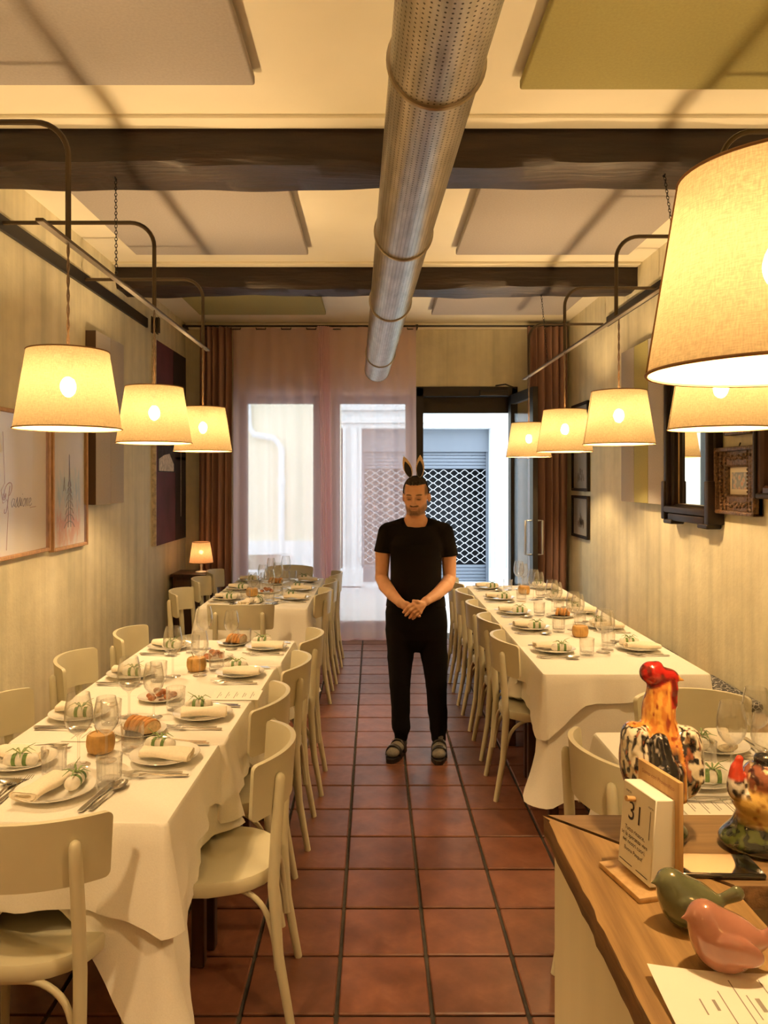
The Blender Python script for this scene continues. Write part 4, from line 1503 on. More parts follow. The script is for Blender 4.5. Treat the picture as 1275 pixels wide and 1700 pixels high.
# ------------------------------------------------------------------ counter in the foreground
HC = 1.0
ct = thing('wooden_counter', 'rustic wooden counter with rough edge and cream side panel, lower right', 'counter', (.355, 1.61, 0))
off = Vector((.355, 1.61, 0))
rnd = random.Random(21)
edge = []
n = 46
for i in range(n + 1):
    y = 1.61 - (1.61 - .25) * i / n
    edge.append((.355 + .0012 * math.sin(i * .9) + rnd.uniform(-.0012, .0012) + (.003 if i in (11, 12, 27) else 0), y))
def board(out, z0, z1, name, mat, bev):
    b = MB()
    n = len(out)
    cx = sum(p[0] for p in out) / n
    cy = sum(p[1] for p in out) / n
    lv = [(0, z0), (0, z1 - bev), (bev * .35, z1 - bev * .3), (bev, z1)]
    vs = []
    for ins, z in lv:
        for i, (x, y) in enumerate(out):
            a, c = out[i - 1], out[(i + 1) % n]
            tx, ty = c[0] - a[0], c[1] - a[1]
            L = math.hypot(tx, ty) + 1e-9
            vs.append((x - ty / L * ins - .355, y + tx / L * ins - 1.61, z))
    m = len(lv)
    fs = [(k * n + i, k * n + (i + 1) % n, (k + 1) * n + (i + 1) % n, (k + 1) * n + i) for k in range(m - 1) for i in range(n)]
    fs.append(tuple(range(n - 1, -1, -1)))
    fs.append(tuple((m - 1) * n + i for i in range(n)))
    b.add(vs, fs)
    o = b.build(name, mat, ct, 35)
    o.data.materials.append(MATS['counter_edge'])
    for p in o.data.polygons:
        if abs(p.normal.z) < .6:
            p.material_index = 1
    return o
board(edge + [(.625, .25), (.618, 1.325)], HC - .042, HC, 'left_board', 'counter_wood_long', .005)
board([(.362, 1.6135), (.6225, 1.330), (1.45, 1.330), (1.45, 1.615)], HC - .042, HC - .001, 'back_board', 'counter_wood_cross', .003)
o = MB().box((.385, .92, .476), (.025, 1.34, .952)).build('side_panel', 'cream_paint', ct, sharp=0); o.location = -off
o = MB().box((.92, 1.577, .476), (1.05, .025, .952)).build('front_panel', 'cream_paint', ct, sharp=0); o.location = -off
o = MB().rbox((1.03, .80, .852), (.80, 1.06, .03), .004).build('lower_shelf', 'sage_box', ct); o.location = -off
o = MB().rbox((1.03, 1.29, .915), (.80, .03, .03), .004).build('ledge', 'sage_box', ct); o.location = -off
tag(MB().rbox((.70, 1.235, .885), (.022, .07, .034), .003, rz=.5).build('white_box', 'white_plastic'), 'small white box on the lower shelf inside the counter', 'box')
tag(MB().rbox((.755, 1.22, .879), (.03, .08, .022), .003, rz=.2).build('paper_box', 'bread_crust'), 'small brown box on the lower shelf inside the counter', 'box')

# perpetual tear-off calendar on a wooden stand
cal = thing('desk_calendar', 'tear-off desk calendar showing 31 on a light wooden stand', 'calendar', (.468, 1.343, HC), R(-76))
MB().rbox((0, -.004, .005), (.128, .088, .010), .002).build('stand_base', 'pine', cal)
MB().rbox((0, .034, .100), (.120, .009, .182), .0015).build('back_board', 'pine', cal)
blk = link('paper_block', MB().rbox((0, .0, .073), (.098, .046, .146), .0015, 1).mesh('paper_block', 'paper_white'), cal, (0, .004, .0135))
blk.rotation_euler = (R(-5), 0, 0)
def cal_text(txt, size, x, z, mat='print_ink', shear=0, parent=blk, y=-.0235, name='printed_text', align='CENTER'):
    o = link(name, text_mesh(txt, size, mat, align, shear), parent)
    place_flat(o, (x, y, z), (1, 0, 0), (0, 0, 1))
    return o
cal_text('31', .046, -.006, .086)
cal_text('Tutto rinasce,', .0105, -.004, .066)
cal_text('se la speranza vive', .0105, -.004, .055)
cal_text('nei nostri cuori.', .0105, -.004, .044)
cal_text('Buona Pasqua!', .0095, -.004, .031)
cal_text('marzo', .0065, -.030, .130)
cal_text('marzo', .0060, .037, .126)
MB().box((.037, -.0236, .098), (.0008, .0004, .048)).box((-.024, -.0236, .010), (.038, .0004, .0012)).box((.024, -.0236, .010), (.034, .0004, .001)).build('printed_rules', 'print_ink', blk, sharp=0)
MB().tube([(-.012, -.020, .124), (-.012, -.040, .126)], .0048, 12).build('wooden_peg', 'pine', blk)
cal_text('Siamo con Provenifico', .0105, .0, .172, 'print_sepia', .2, cal, .0290)

# ------------------------------------------------------------------ ceramic figures on the counter
def ceramic_bird(x, y, rz, s, mat, label):
    F = Field((-.075, -.06, -.004), (.125, .06, .115), .0022)
    F.ell((.0, 0, .040), (.046, .040, .041), .02)
    F.cap((-.020, 0, .060), (-.030, 0, .078), .026, .0215, .018)
    F.cap((-.02, 0, .066), (.052, 0, .046), .024, .011, .022)
    F.cap((.050, 0, .047), (.084, 0, .064), .009, .0135, .006, sq=(1, .62, 1))
    F.cap((-.048, 0, .077), (-.060, 0, .073), .006, .002, .006)
    for sy in (-1, 1):
        F.ell((.012, sy * .034, .046), (.034, .010, .019), .006, rot=[[.95, 0, .3], [0, 1, 0], [-.3, 0, .95]])
        F.ell((-.044, sy * .013, .083), (.0035, .0030, .0035), .003)
    F.put(lambda X, Y, Z: .0 - Z, (-.08, -.06, -.004), (.13, .06, .02), .004, 'i')
    t = thing('ceramic_bird', label, 'figurine', (x, y, HC), rz, 'glazed bird figurines')
    t.scale = (s, s, s)
    link('bird_body', F.mesh('bird_body', mat), t)
    return t
ceramic_bird(.490, 1.208, R(-8), .88, 'glaze_green', 'glossy olive green ceramic bird in front of the calendar')
ceramic_bird(.500, 1.102, R(-6), .96, 'glaze_pink', 'glossy pink ceramic bird in front of the green bird')

def rooster():
    F = Field((-.11, -.09, -.004), (.11, .10, .36), .0026)
    F.ell((0, 0, .016), (.056, .05, .022), .01)
    F.cap((0, 0, .03), (0, .0, .11), .034, .045, .02)
    F.ell((0, .01, .145), (.048, .055, .060), .02)
    F.cap((.004, .012, .17), (.006, .012, .255), .044, .028, .02)
    F.cap((.004, .012, .25), (.006, .010, .292), .029, .024, .012)
    # comb, face, wattle, beak
    F.ell((-.010, .008, .322), (.024, .020, .022), .010)
    F.ell((.012, .008, .316), (.030, .017, .016), .010)
    F.ell((-.016, .006, .330), (.010, .010, .011), .006)
    F.ell((.000, .006, .336), (.010, .009, .009), .005)
    F.ell((.026, .006, .298), (.013, .014, .018), .008)
    F.cap((.028, .002, .29), (.031, .002, .262), .010, .007, .008)
    F.cap((.036, .006, .312), (.050, .004, .308), .007, .002, .005)
    # rounded wing and tail lobes
    F.ell((-.046, -.006, .158), (.030, .048, .064), .026)
    F.ell((.050, -.004, .148), (.034, .048, .064), .026)
    F.ell((-.052, -.006, .205), (.020, .03, .024), .014)
    F.ell((.058, -.006, .194), (.022, .03, .026), .014)
    for i in range(3):
        for s in (-1, 1):
            F.cap((s * (.046 + .004 * i) + .002, -.040 + .004 * i, .215 - .028 * i), (s * (.060 + .002 * i) + .002, -.042, .185 - .028 * i), .010, .006, .006)
    F.cap((-.014, -.045, .205), (-.008, -.058, .150), .016, .024, .010)
    F.cap((-.008, -.058, .150), (.002, -.052, .085), .024, .018, .010)
    F.cap((.018, -.050, .150), (.026, -.048, .10), .016, .012, .006)
    F.cap((-.030, -.048, .145), (-.034, -.046, .10), .013, .010, .006)
    def col(V):
        x, y, z = V[:, 0], V[:, 1], V[:, 2]
        n1, n2, n3 = hash_noise(V * np.array([1, 1, .45]), 160, 1), hash_noise(V, 85, 2), hash_noise(V * np.array([1, 1, .3]), 260, 3)
        c = np.tile(np.array([.62, .22, .04], np.float32), (len(V), 1))
        c = mixc(c, (.80, .42, .08), (n3 - .45) * 4)
        c = mixc(c, (.28, .04, .01), (n1 - .66) * 7)
        lob = (np.abs(x - .002) > .030) & (z < .225)
        sp = np.clip((hash_noise(V * np.array([1, 1, .55]), 165, 9) * .6 + n1 * .4 - .45) * 14, 0, 1)
        lc = mixc(np.tile(np.array([.80, .72, .55], np.float32), (len(V), 1)), (.016, .012, .014), sp)
        lc = mixc(lc, (.40, .12, .05), (n1 - .72) * 8)
        c = mixc(c, (.02, .015, .015), np.where(lob, 1, 0)) * np.where(lob, 0, 1)[:, None] + lc * np.where(lob, 1, 0)[:, None]
        tail = np.clip((-.032 - y) * 120, 0, 1) * np.clip((.034 - np.abs(x + .004)) * 120, 0, 1) * np.where(z < .225, 1, 0)
        c = mixc(c, (.008, .008, .012), tail)
        c = mixc(c, (.55, .50, .45), tail * np.clip((n3 - .74) * 9, 0, 1) * .8)
        red = np.clip((z - .300 + .5 * np.clip(.004 - x, -.02, .02)) * 260, 0, 1)
        red = np.maximum(red, np.clip((x - .019) * 300, 0, 1) * np.clip((z - .254) * 300, 0, 1))
        c = mixc(c, (.42, .012, .010), red)
        c = mixc(c, (.14, .004, .004), red * np.clip((n2 - .55) * 6, 0, 1))
        c = mixc(c, (.80, .36, .06), np.clip((x - .039) * 500, 0, 1) * np.clip((z - .298) * 300, 0, 1))
        low = np.clip((.085 - z) * 40, 0, 1)
        c = mixc(c, (.03, .035, .012), low)
        return c
    t = thing('ceramic_rooster', 'tall glazed ceramic rooster with red comb and orange neck on the counter', 'figurine', (.555, 1.505, HC - .001))
    link('rooster_body', F.mesh('rooster_body', 'glazed_ceramic', col), t)
rooster()
def hen():
    F = Field((-.10, -.085, -.004), (.11, .085, .21), .0026)
    F.ell((0.0, 0, .016), (.078, .066, .026), .012)
    F.cap((0, 0, .03), (0.0, 0, .075), .058, .040, .015)
    F.ell((.008, -.004, .092), (.064, .052, .036), .014)
    F.ell((.018, -.006, .136), (.056, .046, .036), .014)
    F.ell((-.054, -.012, .122), (.016, .018, .028), .008)
    F.ell((-.052, -.010, .148), (.012, .012, .018), .008)
    F.cap((-.050, -.010, .158), (-.046, -.010, .172), .0085, .0075, .005)
    F.ell((.006, -.010, .172), (.024, .020, .014), .006)
    F.ell((.046, -.010, .168), (.024, .022, .014), .006)
    def col(V):
        x, y, z = V[:, 0], V[:, 1], V[:, 2]
        n1, n2 = hash_noise(V, 110, 4), hash_noise(V * np.array([1, 1, .4]), 170, 5)
        c = np.tile(np.array([.60, .38, .09], np.float32), (len(V), 1))
        c = mixc(c, (.30, .14, .03), (n1 - .55) * 4)
        up = np.clip((z - .112) * 90, 0, 1)
        uc = mixc(np.tile(np.array([.30, .10, .05], np.float32), (len(V), 1)), (.06, .02, .02), (n1 - .45) * 6)
        uc = mixc(uc, (.62, .48, .26), (n2 - .64) * 8)
        c = c * (1 - up)[:, None] + uc * up[:, None]
        blk_ = np.clip((z - .160) * 200, 0, 1)
        c = mixc(c, (.012, .012, .014), blk_)
        hd = np.where(x < -.036, 1, 0) * np.clip((z - .10) * 90, 0, 1)
        hc = mixc(np.tile(np.array([.75, .70, .60], np.float32), (len(V), 1)), (.04, .035, .035), (n1 - .45) * 9)
        hc = mixc(hc, (.55, .05, .02), np.clip((z - .134) * 200, 0, 1))
        c = c * (1 - hd)[:, None] + hc * hd[:, None]
        g = np.clip((.064 - z) * 70, 0, 1)
        gc = mixc(np.tile(np.array([.07, .085, .02], np.float32), (len(V), 1)), (.012, .014, .008), (n1 - .42) * 5)
        c = c * (1 - g)[:, None] + gc * g[:, None]
        return c
    t = thing('ceramic_hen', 'glazed ceramic hen with yellow breast on a green base', 'figurine', (.738, 1.470, HC - .001))
    link('hen_body', F.mesh('hen_body', 'glazed_ceramic', col), t)
hen()
ph = thing('smartphone', 'black glossy phone lying on the counter by the hen', 'phone', (.612, 1.385, HC), R(-2))
MB().rbox((0, 0, .0055), (.152, .074, .0095), .0042, 3).build('phone_body', 'phone_black', ph)
MB().rbox((0, 0, .0105), (.146, .069, .0006), .0002, 1).build('phone_screen', 'phone_black', ph)
# menu sheet in the foreground
mn = thing('menu_sheet', 'cream menu sheet with printed lines in the bottom right corner', 'menu', (.385, .80, HC))
def paper_fn(u, v):
    lift = .016 * (1 - u) ** 2 * v ** 3 + .006 * u ** 3 * v * v
    return (.225 * u, .288 * v - .004 * u, .0012 + lift)
MB().grid(paper_fn, 14, 14).build('paper', 'paper_white', mn, 0)
pr = MB()
rnd = random.Random(8)
for i, (u0, v0, L, th) in enumerate(((.22, .80, .10, .0011), (.30, .80, .07, .0022), (.36, .86, .22, .0009), (.47, .94, .40, .0009), (.52, .84, .16, .0009), (.57, .82, .09, .0032), (.66, .95, .42, .0009), (.71, .84, .13, .0036), (.80, .92, .10, .0011), (.84, .90, .26, .0011), (.90, .93, .26, .0011), (.95, .85, .16, .0036))):
    k = 10
    vs = []
    for j in range(k):
        v = v0 - L * j / (k - 1)
        for s in (-1, 1):
            p = paper_fn(u0, v)
            vs.append((p[0] + s * th, p[1], p[2] + .0004))
    pr.add(vs, [(2 * j, 2 * j + 2, 2 * j + 3, 2 * j + 1) for j in range(k - 1)])
pr.build('print_lines', 'print_grey', mn, 0)
# inner end of a spoon-like emblem on the sheet
MB().add([(paper_fn(.24 + .035 * math.cos(a), .66 + .05 * math.sin(a))[0], paper_fn(.24, .66 + .05 * math.sin(a))[1], .0032) for a in [i * math.pi / 8 for i in range(16)]], [tuple(range(16))]).build('printed_mark', 'print_ink', mn, 0)

# ------------------------------------------------------------------ things on the walls
def on_wall(name, label, cat, side, y0, y1, z0, z1, group=None):
    t = thing(name, label, cat, (XL if side < 0 else XR, (y0 + y1) / 2, z0), 0 if side < 0 else math.pi, group)
    return t, y1 - y0, z1 - z0           # local +x points into the room
def frame(t, w, h, fw, dp, mat, name='frame', bev=.004):
    b = MB()
    b.rbox((dp / 2 + .001, -(w - fw) / 2, h / 2), (dp, fw, h), bev, 1)
    b.rbox((dp / 2 + .001, (w - fw) / 2, h / 2), (dp, fw, h), bev, 1)
    b.rbox((dp / 2 + .001, 0, fw / 2), (dp, w - 2 * fw + .002, fw), bev, 1)
    b.rbox((dp / 2 + .001, 0, h - fw / 2), (dp, w - 2 * fw + .002, fw), bev, 1)
    return b.build(name, mat, t)
def sheet_in(t, w, h, x, mat, name='picture', m=0.0, z0=0.0):
    return MB().box((x, 0, h / 2), (.004, w - 2 * m, h - 2 * m)).build(name, mat, t, sharp=0)
# framed lettering
t, w, h = on_wall('framed_print', 'oak framed white sheet with the handwritten word Passione', 'picture', -1, 3.95, 4.76, 1.26, 2.09)
frame(t, w, h, .022, .035, 'frame_oak')
sheet_in(t, w, h, .012, 'paper_white', 'paper', .02)
GLY = {'a': [[(.7, .9), (.3, 1), (0, .5), (.25, 0), (.6, .4), (.75, 1), (.7, .2), (.95, .1)]],
       's': [[(0, .1), (.35, .75), (.48, 1.15), (.55, .6), (.6, .2), (.3, -.05), (.1, .15)]],
       'i': [[(0, .1), (.22, 1), (.2, .2), (.45, .1)], [(.30, 1.45), (.33, 1.55)]],
       'o': [[(.35, 1), (0, .5), (.3, 0), (.65, .5), (.4, 1), (.8, .85)]],
       'n': [[(0, 1), (.08, 0), (.2, .75), (.45, 1), (.52, .15), (.75, .05)]],
       'e': [[(0, .4), (.45, .6), (.42, 1), (.12, .9), (.05, .3), (.35, 0), (.8, .3)]]}
def pen(strokes, x, z, s, r, mat, name):
    b = MB()
    for st in strokes:
        b.tube(smooth([(.0150, x + s * (px + .18 * pz), z + s * pz) for px, pz in st], 4), r, 4)
    b.build(name, mat, t)
x = -.075
for c in 'assione':
    pen(GLY[c], x, .285, .047, .0021, 'print_grey', 'pen_letter')
    x += .047 * {'a': .92, 's': .72, 'i': .55, 'o': .85, 'n': .85, 'e': .8}[c]
pen([[(.45, 2.3), (.35, 1.0), (.15, -.4), (-.25, -.55), (-.3, -.15)], [(-.55, 1.0), (-.65, 1.8), (-.1, 2.5), (.7, 2.6), (.95, 2.0), (.6, 1.35), (.3, 1.3)], [(-.55, 1.0), (-.3, 1.5), (-.35, .9), (-.8, .9), (-.85, 1.5)]], -.135, .285, .052, .0026, 'print_sepia', 'pen_initial')
sw = MB()
sw.tube([(.015, -.17, .70), (.015, -.155, .5), (.015, -.15, .42), (.015, -.19, .38), (.015, -.17, .31), (.015, -.12, .33), (.015, -.11, .25), (.015, -.13, .05)], .0018, 4)
sw.tube([(.015, .16, .275), (.015, .24, .28)], .0016, 4)
sw.build('pen_stroke', 'print_sepia', t)
MB().box((.030, 0, h / 2), (.003, w - .04, h - .04)).build('glazing', 'picture_glass', t, sharp=0)
# framed watercolour
t, w, h = on_wall('framed_watercolour', 'oak framed blue and red watercolour of a spire', 'picture', -1, 4.80, 5.385, 1.245, 2.06)
frame(t, w, h, .022, .035, 'frame_oak')
sheet_in(t, w, h, .012, 'watercolour_paper', 'painted_paper', .02)
dr = MB()
dr.tube([(.0148, -.015, .14), (.0148, .0, .40), (.0148, .005, .62)], .003, 4)
dr.tube([(.0148, .03, .14), (.0148, .02, .40), (.0148, .005, .62)], .003, 4)
for k in range(7):
    z = .15 + .045 * k
    ww = .085 - .010 * k
    for s in (-1, 1):
        dr.tube([(.0148, .008, z + .03), (.0148, .008 + s * ww * .6, z + .02), (.0148, .008 + s * ww, z - .012)], .0028, 4)
dr.tube([(.0148, -.09, .38), (.0148, -.075, .47), (.0148, -.06, .38), (.0148, -.085, .42)], .0022, 4)
dr.build('ink_drawing', 'print_grey', t)
MB().box((.030, 0, h / 2), (.003, w - .04, h - .04)).build('glazing', 'glass_pane', t, sharp=0)
# grey padded boards on both walls
def wall_panel(side, y0, y1, z0, z1, mats, label, dp=.075):
    t, w, h = on_wall('wall_panel', label, 'acoustic panel', side, y0, y1, z0, z1, 'padded wall panels')
    n = len(mats)
    for i, m in enumerate(mats):
        bw = w / n
        o = MB().rbox((dp / 2 + .018, -w / 2 + bw * (i + .5), h / 2), (dp - .03, bw - .004, h), .006, 2).build('padded_board', m, t)
    MB().box((.011, 0, h / 2), (.02, w * .9, h * .96)).build('batten', 'panel_edge', t, sharp=0)
    MB().box((dp / 2, -w / 2 * (1), h / 2), (dp - .004, .004, h - .004)).build('edge_strip', 'panel_edge', t, sharp=0) if side < 0 else MB().box((dp / 2, w / 2, h / 2), (dp - .004, .004, h - .004)).build('edge_strip', 'panel_edge', t, sharp=0)
wall_panel(-1, 5.42, 6.02, 1.52, 2.75, ('panel_grey', 'panel_grey'), 'pair of grey padded boards on the left wall')
wall_panel(1, 5.31, 6.22, 1.525, 2.72, ('panel_grey', 'panel_olive', 'panel_grey'), 'grey and olive padded boards on the right wall')
# large dark abstract canvas
t, w, h = on_wall('abstract_canvas', 'tall plum and black abstract painting on the left wall near the drape', 'painting', -1, 7.05, 8.15, 1.09, 2.98)
MB().box((.020, 0, h / 2), (.036, w, h)).build('canvas', 'plum_canvas', t, sharp=0)
MB().box((.0392, .30, 1.35), (.002, .50, 1.08)).build('black_field', 'charcoal_canvas', t, sharp=0)
MB().box((.0392, .34, .42), (.002, .42, .84)).build('black_field', 'charcoal_canvas', t, sharp=0)
MB().box((.0396, -.18, .86), (.002, .62, .36)).build('dark_scene', 'night_canvas', t, sharp=0)
pz = MB()
pz.add([(.0412, -.47, .69), (.0412, .06, .69), (.0412, .06, .76), (.0412, -.1, .86), (.0412, -.3, .84), (.0412, -.47, .80)], [(0, 1, 2, 3, 4, 5)])
pz.build('pale_patch', 'chalk_white', t, 0)
MB().box((.041, .34, .62), (.002, .012, .78)).build('pale_streak', 'chalk_white', t, sharp=0)
MB().box((.020, -w / 2 - .004, h / 2), (.04, .010, h)).build('edge_strip', 'chalk_white', t, sharp=0)
# black framed etchings
for z0, z1, l in ((1.12, 1.54, 'lowest of the small black framed etchings by the right drape'), (1.585, 2.0, 'middle small black framed etching by the right drape'), (2.05, 2.46, 'topmost small black framed etching, half hidden by a lampshade')):
    t, w, h = on_wall('framed_etching', l, 'picture', 1, 7.38, 7.98, z0, z1, 'black framed etchings')
    frame(t, w, h, .028, .03, 'frame_black')
    sheet_in(t, w, h, .008, 'etching_paper', 'mount', .02)
    e = MB()
    rnd = random.Random(int(z0 * 100))
    for k in range(26):
        y = -.12 + .24 * rnd.random()
        zz = h * (.28 + .3 * rnd.random() * (1 - abs(y) / .14))
        e.box((.0112, y, zz), (.001, .012 + .02 * rnd.random(), .02 + .05 * rnd.random()))
    e.build('etched_drawing', 'print_grey', t, 0)
    MB().box((.022, 0, h / 2), (.003, w - .05, h - .05)).build('glazing', 'glass_pane', t, sharp=0)
# mirror in a heavy black frame
t, w, h = on_wall('wall_mirror', 'tall mirror in a heavy black moulded frame on the right wall', 'mirror', 1, 4.56, 5.29, 1.43, 2.45)
frame(t, w, h, .105, .06, 'frame_black', 'frame', .012)
for s in (-1, 1):
    b = MB()
    b.rbox((.045, s * (w / 2 - .035), h / 2), (.09, .05, h - .06), .012, 2)
    b.rbox((.05, s * (w / 2 - .02), .13), (.10, .06, .26), .008, 2)
    b.build('side_moulding', 'frame_black', t)
b = MB().rbox((.05, 0, .07), (.10, w - .06, .045), .012, 2).rbox((.045, 0, .02), (.09, w - .16, .05), .012, 2)
b.rbox((.05, -w / 2 + .09, -.012), (.09, .14, .03), .006, 1).rbox((.05, w / 2 - .09, -.012), (.09, .14, .03), .006, 1)
b.build('bottom_moulding', 'frame_black', t)
MB().rbox((.055, 0, h + .01), (.11, w + .04, .05), .012, 2).build('top_moulding', 'frame_black', t)
MB().box((.020, 0, h / 2), (.006, w - .2, h - .2)).build('mirror_glass', 'mirror_glass', t, sharp=0)
MB().box((.024, -(w - .215) / 2, h / 2), (.006, .012, h - .2)).box((.024, (w - .215) / 2, h / 2), (.006, .012, h - .2)).box((.024, 0, .105), (.006, w - .2, .012)).build('gilt_slip', 'brass', t, sharp=0)
# carved frames
def carved(y0, y1, z0, z1, fw, label, name, mat, inner):
    t, w, h = on_wall('carved_frame', label, 'picture', 1, y0, y1, z0, z1, 'carved wooden frames')
    frame(t, w, h, fw, .035, mat, 'frame', .008)
    b = MB()
    for s in (-1, 1):
        b.rbox((.030, s * (w / 2 - .012), h / 2), (.06, .024, h), .008, 2)
    b.rbox((.030, 0, .012), (.06, w, .024), .008, 2).rbox((.030, 0, h - .012), (.06, w, .024), .008, 2)
    b.build('outer_moulding', mat, t)
    k = MB()
    rnd = random.Random(3)
    nz = int(h / .022)
    for s in (-1, 1):
        for i in range(nz):
            z = .03 + (h - .06) * i / (nz - 1)
            k.ball((.040, s * (w / 2 - fw * .55 + rnd.uniform(-.012, .012)), z), (.012, .011 + rnd.uniform(0, .008), .011), 7, 5)
            k.ball((.036, s * (w / 2 - fw + .006), z), (.007, .006, .008), 6, 4)
    ny = int((w - 2 * fw) / .02) + 2
    for zz in (fw * .5, h - fw * .5):
        for i in range(ny):
            y = -(w / 2 - fw) + (w - 2 * fw) * i / (ny - 1)
            k.ball((.038, y, zz + rnd.uniform(-.01, .01)), (.010, .012, .012), 7, 5)
            k.ball((.034, y, zz + (fw * .42 if zz < h / 2 else -fw * .42)), (.006, .007, .006), 6, 4)
    k.build('carved_ornament', mat, t)['kind'] = 'stuff'
    sheet_in(t, w, h, .010, 'paper_white', 'mount', fw - .004)
    MB().box((.0125, 0, h * .5), (.001, (w - 2 * fw) * .82, (h - 2 * fw) * .62)).build('small_print', inner, t, sharp=0)
    MB().tube([(.02, 0, h), (.012, 0, h + .022)], .004, 5).build('hanging_ring', 'black_metal', t)
def blue_print():
    m, nt, b = new_mat('blue_print')
    v = N(nt, 'ShaderNodeTexVoronoi')
    v.inputs['Scale'].default_value = 28
    nt.links.new(coords(nt), v.inputs['Vector'])
    nt.links.new(ramp(nt, v.outputs['Distance'], [(0.15, (.62, .36, .34)), (0.4, (.60, .58, .60)), (0.62, (.28, .34, .46))]), b.inputs['Base Color'])
    b.inputs['Roughness'].default_value = .8
blue_print()
carved(4.09, 4.57, 1.50, 1.885, .115, 'ornate carved brown frame around a small blue print', 'a', 'frame_carved', 'blue_print')
carved(4.12, 4.44, 1.95, 2.36, .08, 'carved frame high on the right wall, only its lower edge showing', 'b', 'frame_carved', 'blue_print')
t, w, h = on_wall('framed_picture', 'dark moulded wooden frame cut off by the right picture edge', 'picture', 1, 3.42, 4.05, 1.60, 2.35)
frame(t, w, h, .07, .07, 'dark_wood', 'frame', .014)
frame(t, w, h, .03, .085, 'frame_black', 'outer_moulding', .008)
sheet_in(t, w, h, .012, 'etching_paper', 'picture', .06)

# console cabinet with the small lamp in the back left corner
cs = thing('console_cabinet', 'small dark wooden cabinet in the back left corner', 'cabinet', (-1.79, 7.80, 0))
MB().rbox((0, 0, .38), (.40, .36, .72), .006).build('body', 'dark_wood', cs)
MB().rbox((0, -.005, .75), (.44, .40, .03), .006).build('cabinet_top', 'dark_wood', cs)
dd = MB().rbox((0, -.184, .40), (.34, .014, .60), .004).build('cabinet_door', 'dark_wood', cs)
MB().ball((.13, -.2, .42), .012, 8, 6).build('knob', 'brass', dd)
for sx in (-1, 1):
    for sy in (-1, 1):
        MB().box((sx * .17, sy * .15, .012), (.04, .04, .024)).build('foot', 'dark_wood', cs, sharp=0)
tl = thing('table_lamp', 'small lit table lamp with pleated shade in the back corner', 'table lamp', (-1.735, 7.74, .765))
MB().lathe([(0, 0), (.055, 0), (.058, .008), (.050, .014), (.012, .020), (.009, .05), (.013, .075), (.008, .10), (.006, .17), (0, .17)], 20).build('lamp_base', 'white_plastic', tl)
sd = MB().grid(lambda u, v: ((.118 - .033 * v) * math.cos(2 * math.pi * u) * (1 + .008 * math.cos(24 * 2 * math.pi * u)), (.118 - .033 * v) * math.sin(2 * math.pi * u) * (1 + .008 * math.cos(24 * 2 * math.pi * u)), .10 + .21 * v), 96, 5, True).build('lamp_shade', 'lamp_fabric_small', tl, 0)
sd.data.shade_smooth()
tr_ = MB()
for r, z in ((.119, .102), (.086, .308)):
    tr_.tube([(r * math.cos(a), r * math.sin(a), z) for a in [i * math.pi / 16 for i in range(33)]], .003, 5, False)
tr_.build('shade_trim', 'shade_trim', sd)
MB().ball((0, 0, .205), .022, 10, 7).build('light_bulb', 'bulb_small', tl, 0)
CHW = chair_meshes('white_plastic')
chair(-1.36, 9.25, 10, 'white chair standing outside, seen faintly through the left sheer curtain', 'outdoor chairs', CHW, -.02)

